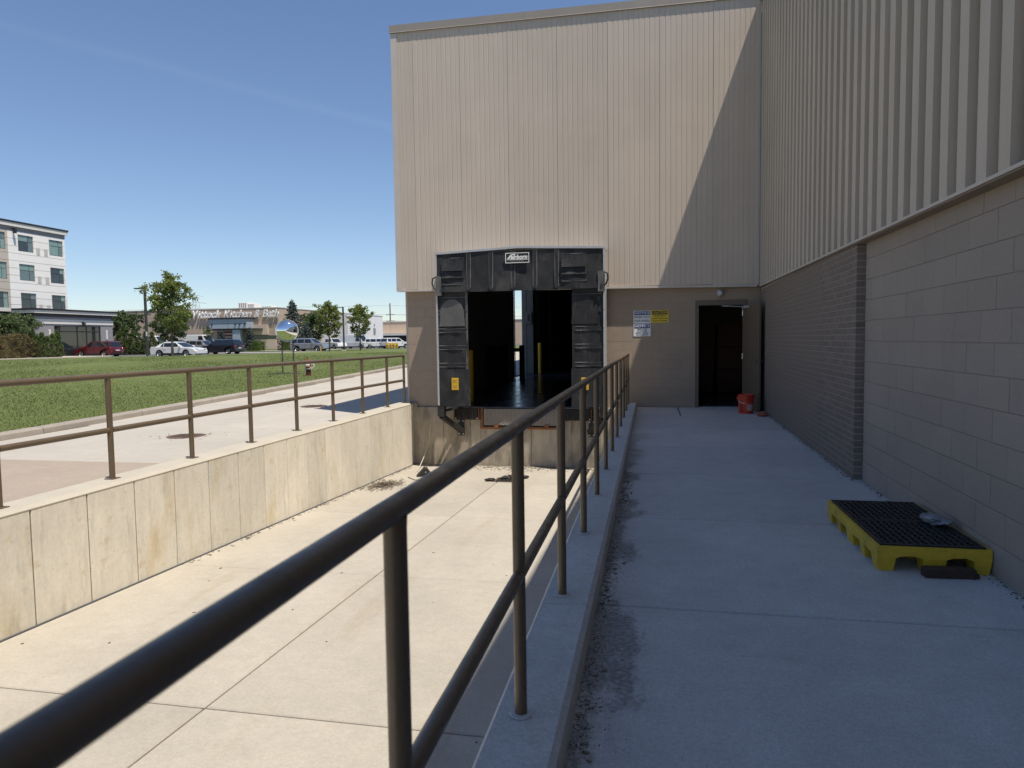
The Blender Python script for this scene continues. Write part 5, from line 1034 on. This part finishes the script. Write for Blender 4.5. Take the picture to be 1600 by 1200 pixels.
def car(kind, col, x, y, z, rz, lb, name=None, cat='car', dark_rim=False):
    k = KIND[kind]; o = thing(name or {'suv': 'parked_suv', 'explorer': 'parked_suv', 'sedan': 'parked_sedan', 'van': 'parked_van', 'pickup': 'parked_pickup'}[kind], lb, cat, (x, y, z), rz, 'vehicles in the parking lot'); P = PA[col]; W = k['W']/2
    # lower body with wheel arches, rounded towards the sides
    poly = []
    poly += k['low']
    top = poly[:-2]; bot_front, bot_rear = poly[-2], poly[-1]
    arch = [bot_front]
    for wx in sorted(k['wx'], reverse=True):
        ra = k['wr']+.06
        for i in range(9): a = math.pi*i/8; arch.append((wx+ra*math.cos(a), max(.26, k['wr']+ra*math.sin(a))))
    outl = top+arch+[bot_rear]; n = len(outl); v = []; f = []
    st = [(-W, .965, .03), (-W+.07, .99, .0), (-W+.22, 1, 0), (W-.22, 1, 0), (W-.07, .99, 0), (W, .965, .03)]
    for yy, sc, dz in st:
        for px_, pz in outl: v.append((px_*sc, yy, pz-(dz if pz > .8 else 0)))
    for s in range(len(st)-1):
        for i in range(n): a = s*n+i; b_ = s*n+(i+1) % n; f.append((a, b_, b_+n, a+n))
    mb = MB(); mb.v = v; mb.f = f
    bm = bmesh.new(); me = mb.mesh(fix=False); bm.from_mesh(me)
    for s in (0, len(st)-1):
        bm.verts.ensure_lookup_table(); fc = bm.faces.new([bm.verts[s*n+i] for i in range(n)]); bmesh.ops.triangulate(bm, faces=[fc])
    bmesh.ops.recalc_face_normals(bm, faces=bm.faces[:]); bm.to_mesh(me); bm.free(); me.polygons.foreach_set('use_smooth', [True]*len(me.polygons)); me.set_sharp_from_angle(angle=R(32))
    body = link('body', me, P, o)
    # greenhouse: pillars and roof in body colour, glass slightly proud
    b0, b1 = k['gb']; r0, r1 = k['gr']; zb, H = k['belt']-.03, k['H']; wb_, wt = W*.955, W*k['tw']/.955*.985
    def shell(t):          # t 0 at belt, 1 at roof edge
        return (b0+(r0-b0)*t, b1+(r1-b1)*t, wb_+(wt-wb_)*t, zb+(H-.07-zb)*t)
    lv_ = [shell(0), shell(1), (r0+.10, r1-.12, wt-.10, H-.02), (r0+.35, r1-.4, wt-.28, H)]
    mb = MB()
    for a, b_, ww_, zz in lv_: mb.v += [(a, -ww_, zz), (b_, -ww_, zz), (b_, ww_, zz), (a, ww_, zz)]
    for s in range(3):
        for i in range(4): mb.f.append((s*4+i, s*4+(i+1) % 4, s*4+4+(i+1) % 4, s*4+4+i))
    mb.f.append((12, 13, 14, 15)); cab = mb.build('roof', P, body, True)
    def side(xa, xb, t0, t1, s):
        q = []
        for xx, t in ((xa, t0), (xb, t0), (xb, t1), (xa, t1)):
            a, b_, ww_, zz = shell(t); lo, hi = a+.07, b_-.07; q.append((min(max(xx, lo), hi), s*(ww_+.006), zz))
        return q
    for s in (-1, 1):
        for xa, xb in k['win']: MB().add(side(xa, xb, .10, .90, s), [(0, 1, 2, 3)]).build('side_window', M['carglass'], body)
        for xa, xb in k['win'][1:]: MB().box(xa-.01, xa+.01, s*W-.004 if s > 0 else -W-.006, s*W+.006 if s > 0 else -W+.004, .38, zb-.05).build('door_gap', M['cartrim'], body)
        for xa, xb in k['win'][-2:]: MB().box(xa+.08, xa+.28, s*(W+.01)-.012, s*(W+.01)+.012, zb-.16, zb-.12).build('door_handle', P, body)
        bevbox('side_mirror', k['win'][-1][1]-.02, k['win'][-1][1]+.16, s*(W+.09)-.09, s*(W+.09)+.09, zb+.02, zb+.19, .03, P, body)
        MB().box(k['wx'][0]+k['wr']+.08, k['wx'][1]-k['wr']-.08, s*W-.015, s*W+.012, .25, .40).build('sill_trim', M['cartrim'], body)
    def endglass(t0, t1, fwd, nm):
        q = []
        for yy, t in ((-1, t0), (1, t0), (1, t1), (-1, t1)):
            a, b_, ww_, zz = shell(t); q.append(((b_+.008) if fwd else (a-.008), yy*(ww_-.09), zz+.004))
        MB().add(q, [(0, 1, 2, 3)]).build(nm, M['carglass'], body)
    endglass(.06, .94, True, 'windscreen')
    if kind != 'van': endglass(.12, .88, False, 'rear_window')
    xf = max(p[0] for p in outl)*.97; xr = min(p[0] for p in outl)*.985
    for s in (-1, 1):
        bevbox('headlight', xf-.30, xf-.01, s*(W-.30)-.20, s*(W-.30)+.20, .66 if kind != 'pickup' else .78, .80 if kind != 'pickup' else .96, .02, M['lampclear'], body)
        bevbox('taillight', xr-.035, xr+.12, s*(W-.17)-.15, s*(W-.17)+.15, k['belt']-.26, k['belt']-.08, .02, M['lampred'], body)
    MB().box(xr-.03, xr+.05, -.26, .26, .62, .74).build('number_plate', M['cream'], body); MB().box(xf-.06, xf+.045, -.55, .55, .46, .66).build('grille', M['cartrim'], body)
    MB().box(xr-.04, xr+.06, -W+.12, W-.12, .30, .44).build('bumper_trim', M['cartrim'], body); MB().box(xf-.08, xf+.05, -W+.2, W-.2, .27, .40).build('bumper_trim', M['cartrim'], body)
    MB().box(min(k['wx'])-.2, max(k['wx'])+.2, -W+.25, W-.25, .2, .5).build('underbody', M['cartrim'], body)
    if kind == 'pickup': MB().box(-2.7, -.95, -W+.15, W-.15, 1.10, 1.135).build('bed_cover', M['cartrim'], body)
    for wx in k['wx']:
        for s in (-1, 1):
            r_ = k['wr']; wh_ = MB().lathe([(r_*.62, s*(W-.20)), (r_*.95, s*(W-.21)), (r_, s*(W-.17)), (r_, s*(W-.05)), (r_*.94, s*(W-.015)), (r_*.64, s*(W-.02))], (wx, 0, r_), 24, 'Y').build('wheel', M['tyre'], o, True)
            rm = MB().lathe([(r_*.64, s*(W-.02)), (r_*.60, s*(W-.04)), (r_*.56, s*(W-.10)), (0, s*(W-.11))], (wx, 0, r_), 24, 'Y').build('rim', M['cartrim'], wh_)
            sp2 = MB()
            for q in range(5):
                a = q*2*math.pi/5+.3; sp2.bar((wx, s*(W-.05), r_), (wx+r_*.58*math.cos(a), s*(W-.045), r_+r_*.58*math.sin(a)), .03, .075)
            sp2.lathe([(r_*.66, s*(W-.018)), (r_*.60, s*(W-.012)), (r_*.56, s*(W-.03))], (wx, 0, r_), 24, 'Y'); sp2.build('spokes', M['rim'], wh_)
    return o
PI = math.pi
car('suv', 'red', -55.6, 61.3, LOTZ-.06, PI, 'dark red hatchback SUV parked before the hotel entrance hall')
car('sedan', 'white', -43.0, 56.9, LOTZ-.05, 0, 'white sedan parked behind the big maple')
car('suv', 'navy', -46.3, 68.3, LOTZ-.02, PI, 'black compact SUV beside the white sedan')
car('suv', 'grey', -56.4, 79.2, LOTZ, 0, 'silver SUV half hidden behind the black SUV')
car('van', 'white', -61.8, 86.0, LOTZ, 0, 'white panel van in front of the shop building', cat='van')
car('van', 'white', -70.4, 87.5, LOTZ, 0, 'second white van, hidden behind the big maple', cat='van')
car('explorer', 'silver', -44.5, 85.0, LOTZ-.03, 0, 'silver SUV parked right of the convex mirror')
car('pickup', 'white', -53.6, 110.2, LOTZ, R(-25), 'white pickup behind the left of the two far maples', cat='pickup')
car('van', 'white', -51.2, 114.6, LOTZ, R(-10), 'white van between the two far maples', cat='van')
car('explorer', 'white', -46.4, 113.2, LOTZ, R(20), 'white SUV right of the far maple, before the white building')
car('explorer', 'white', -41.8, 109.0, LOTZ, R(60), 'white SUV nearest the warehouse corner in the far row')
car('suv', 'silver', -49.2, 121.0, LOTZ, R(90), 'silver SUV deep in the far row, mostly hidden')
# yellow and black barrier blocks far in the lot
bar_ = thing('barrier', 'yellow and black barrier far off near the white cars', 'barrier', (-38.2, 98.5, LOTZ+.08), R(10))
for k in range(4): bevbox('panel', -.95+k*.48, -.53+k*.48, -.08, .08, .15, .85, .03, M['yellow'], bar_); MB().box(-.85+k*.48, -.63+k*.48, -.09, -.075, .30, .52).build('marking', M['blackink'], bar_); MB().box(-.80+k*.48, -.68+k*.48, -.1, .1, 0, .16).build('foot', M['cartrim'], bar_)
for k, (x, y, lb) in enumerate(((-32.6, 96.0, 'short dark post on the far lawn near the warehouse corner'), (-41.5, 82.0, 'low yellow marker post by the silver SUV'))):
    o = thing('marker_post', lb, 'post', (x, y, LOTZ+.1)); MB().tube([(0, 0, -.1), (0, 0, .7 if k else 1.1)], .06, 8).build('post', M['post_dark'] if k == 0 else M['yellow'], o); MB().lathe([(.075, (.7 if k else 1.1)-.1), (.085, (.7 if k else 1.1)-.05), (0, (.7 if k else 1.1)+.04)], n=8).build('cap', M['cartrim'], o)
# lawn and paving on the far side of the side door
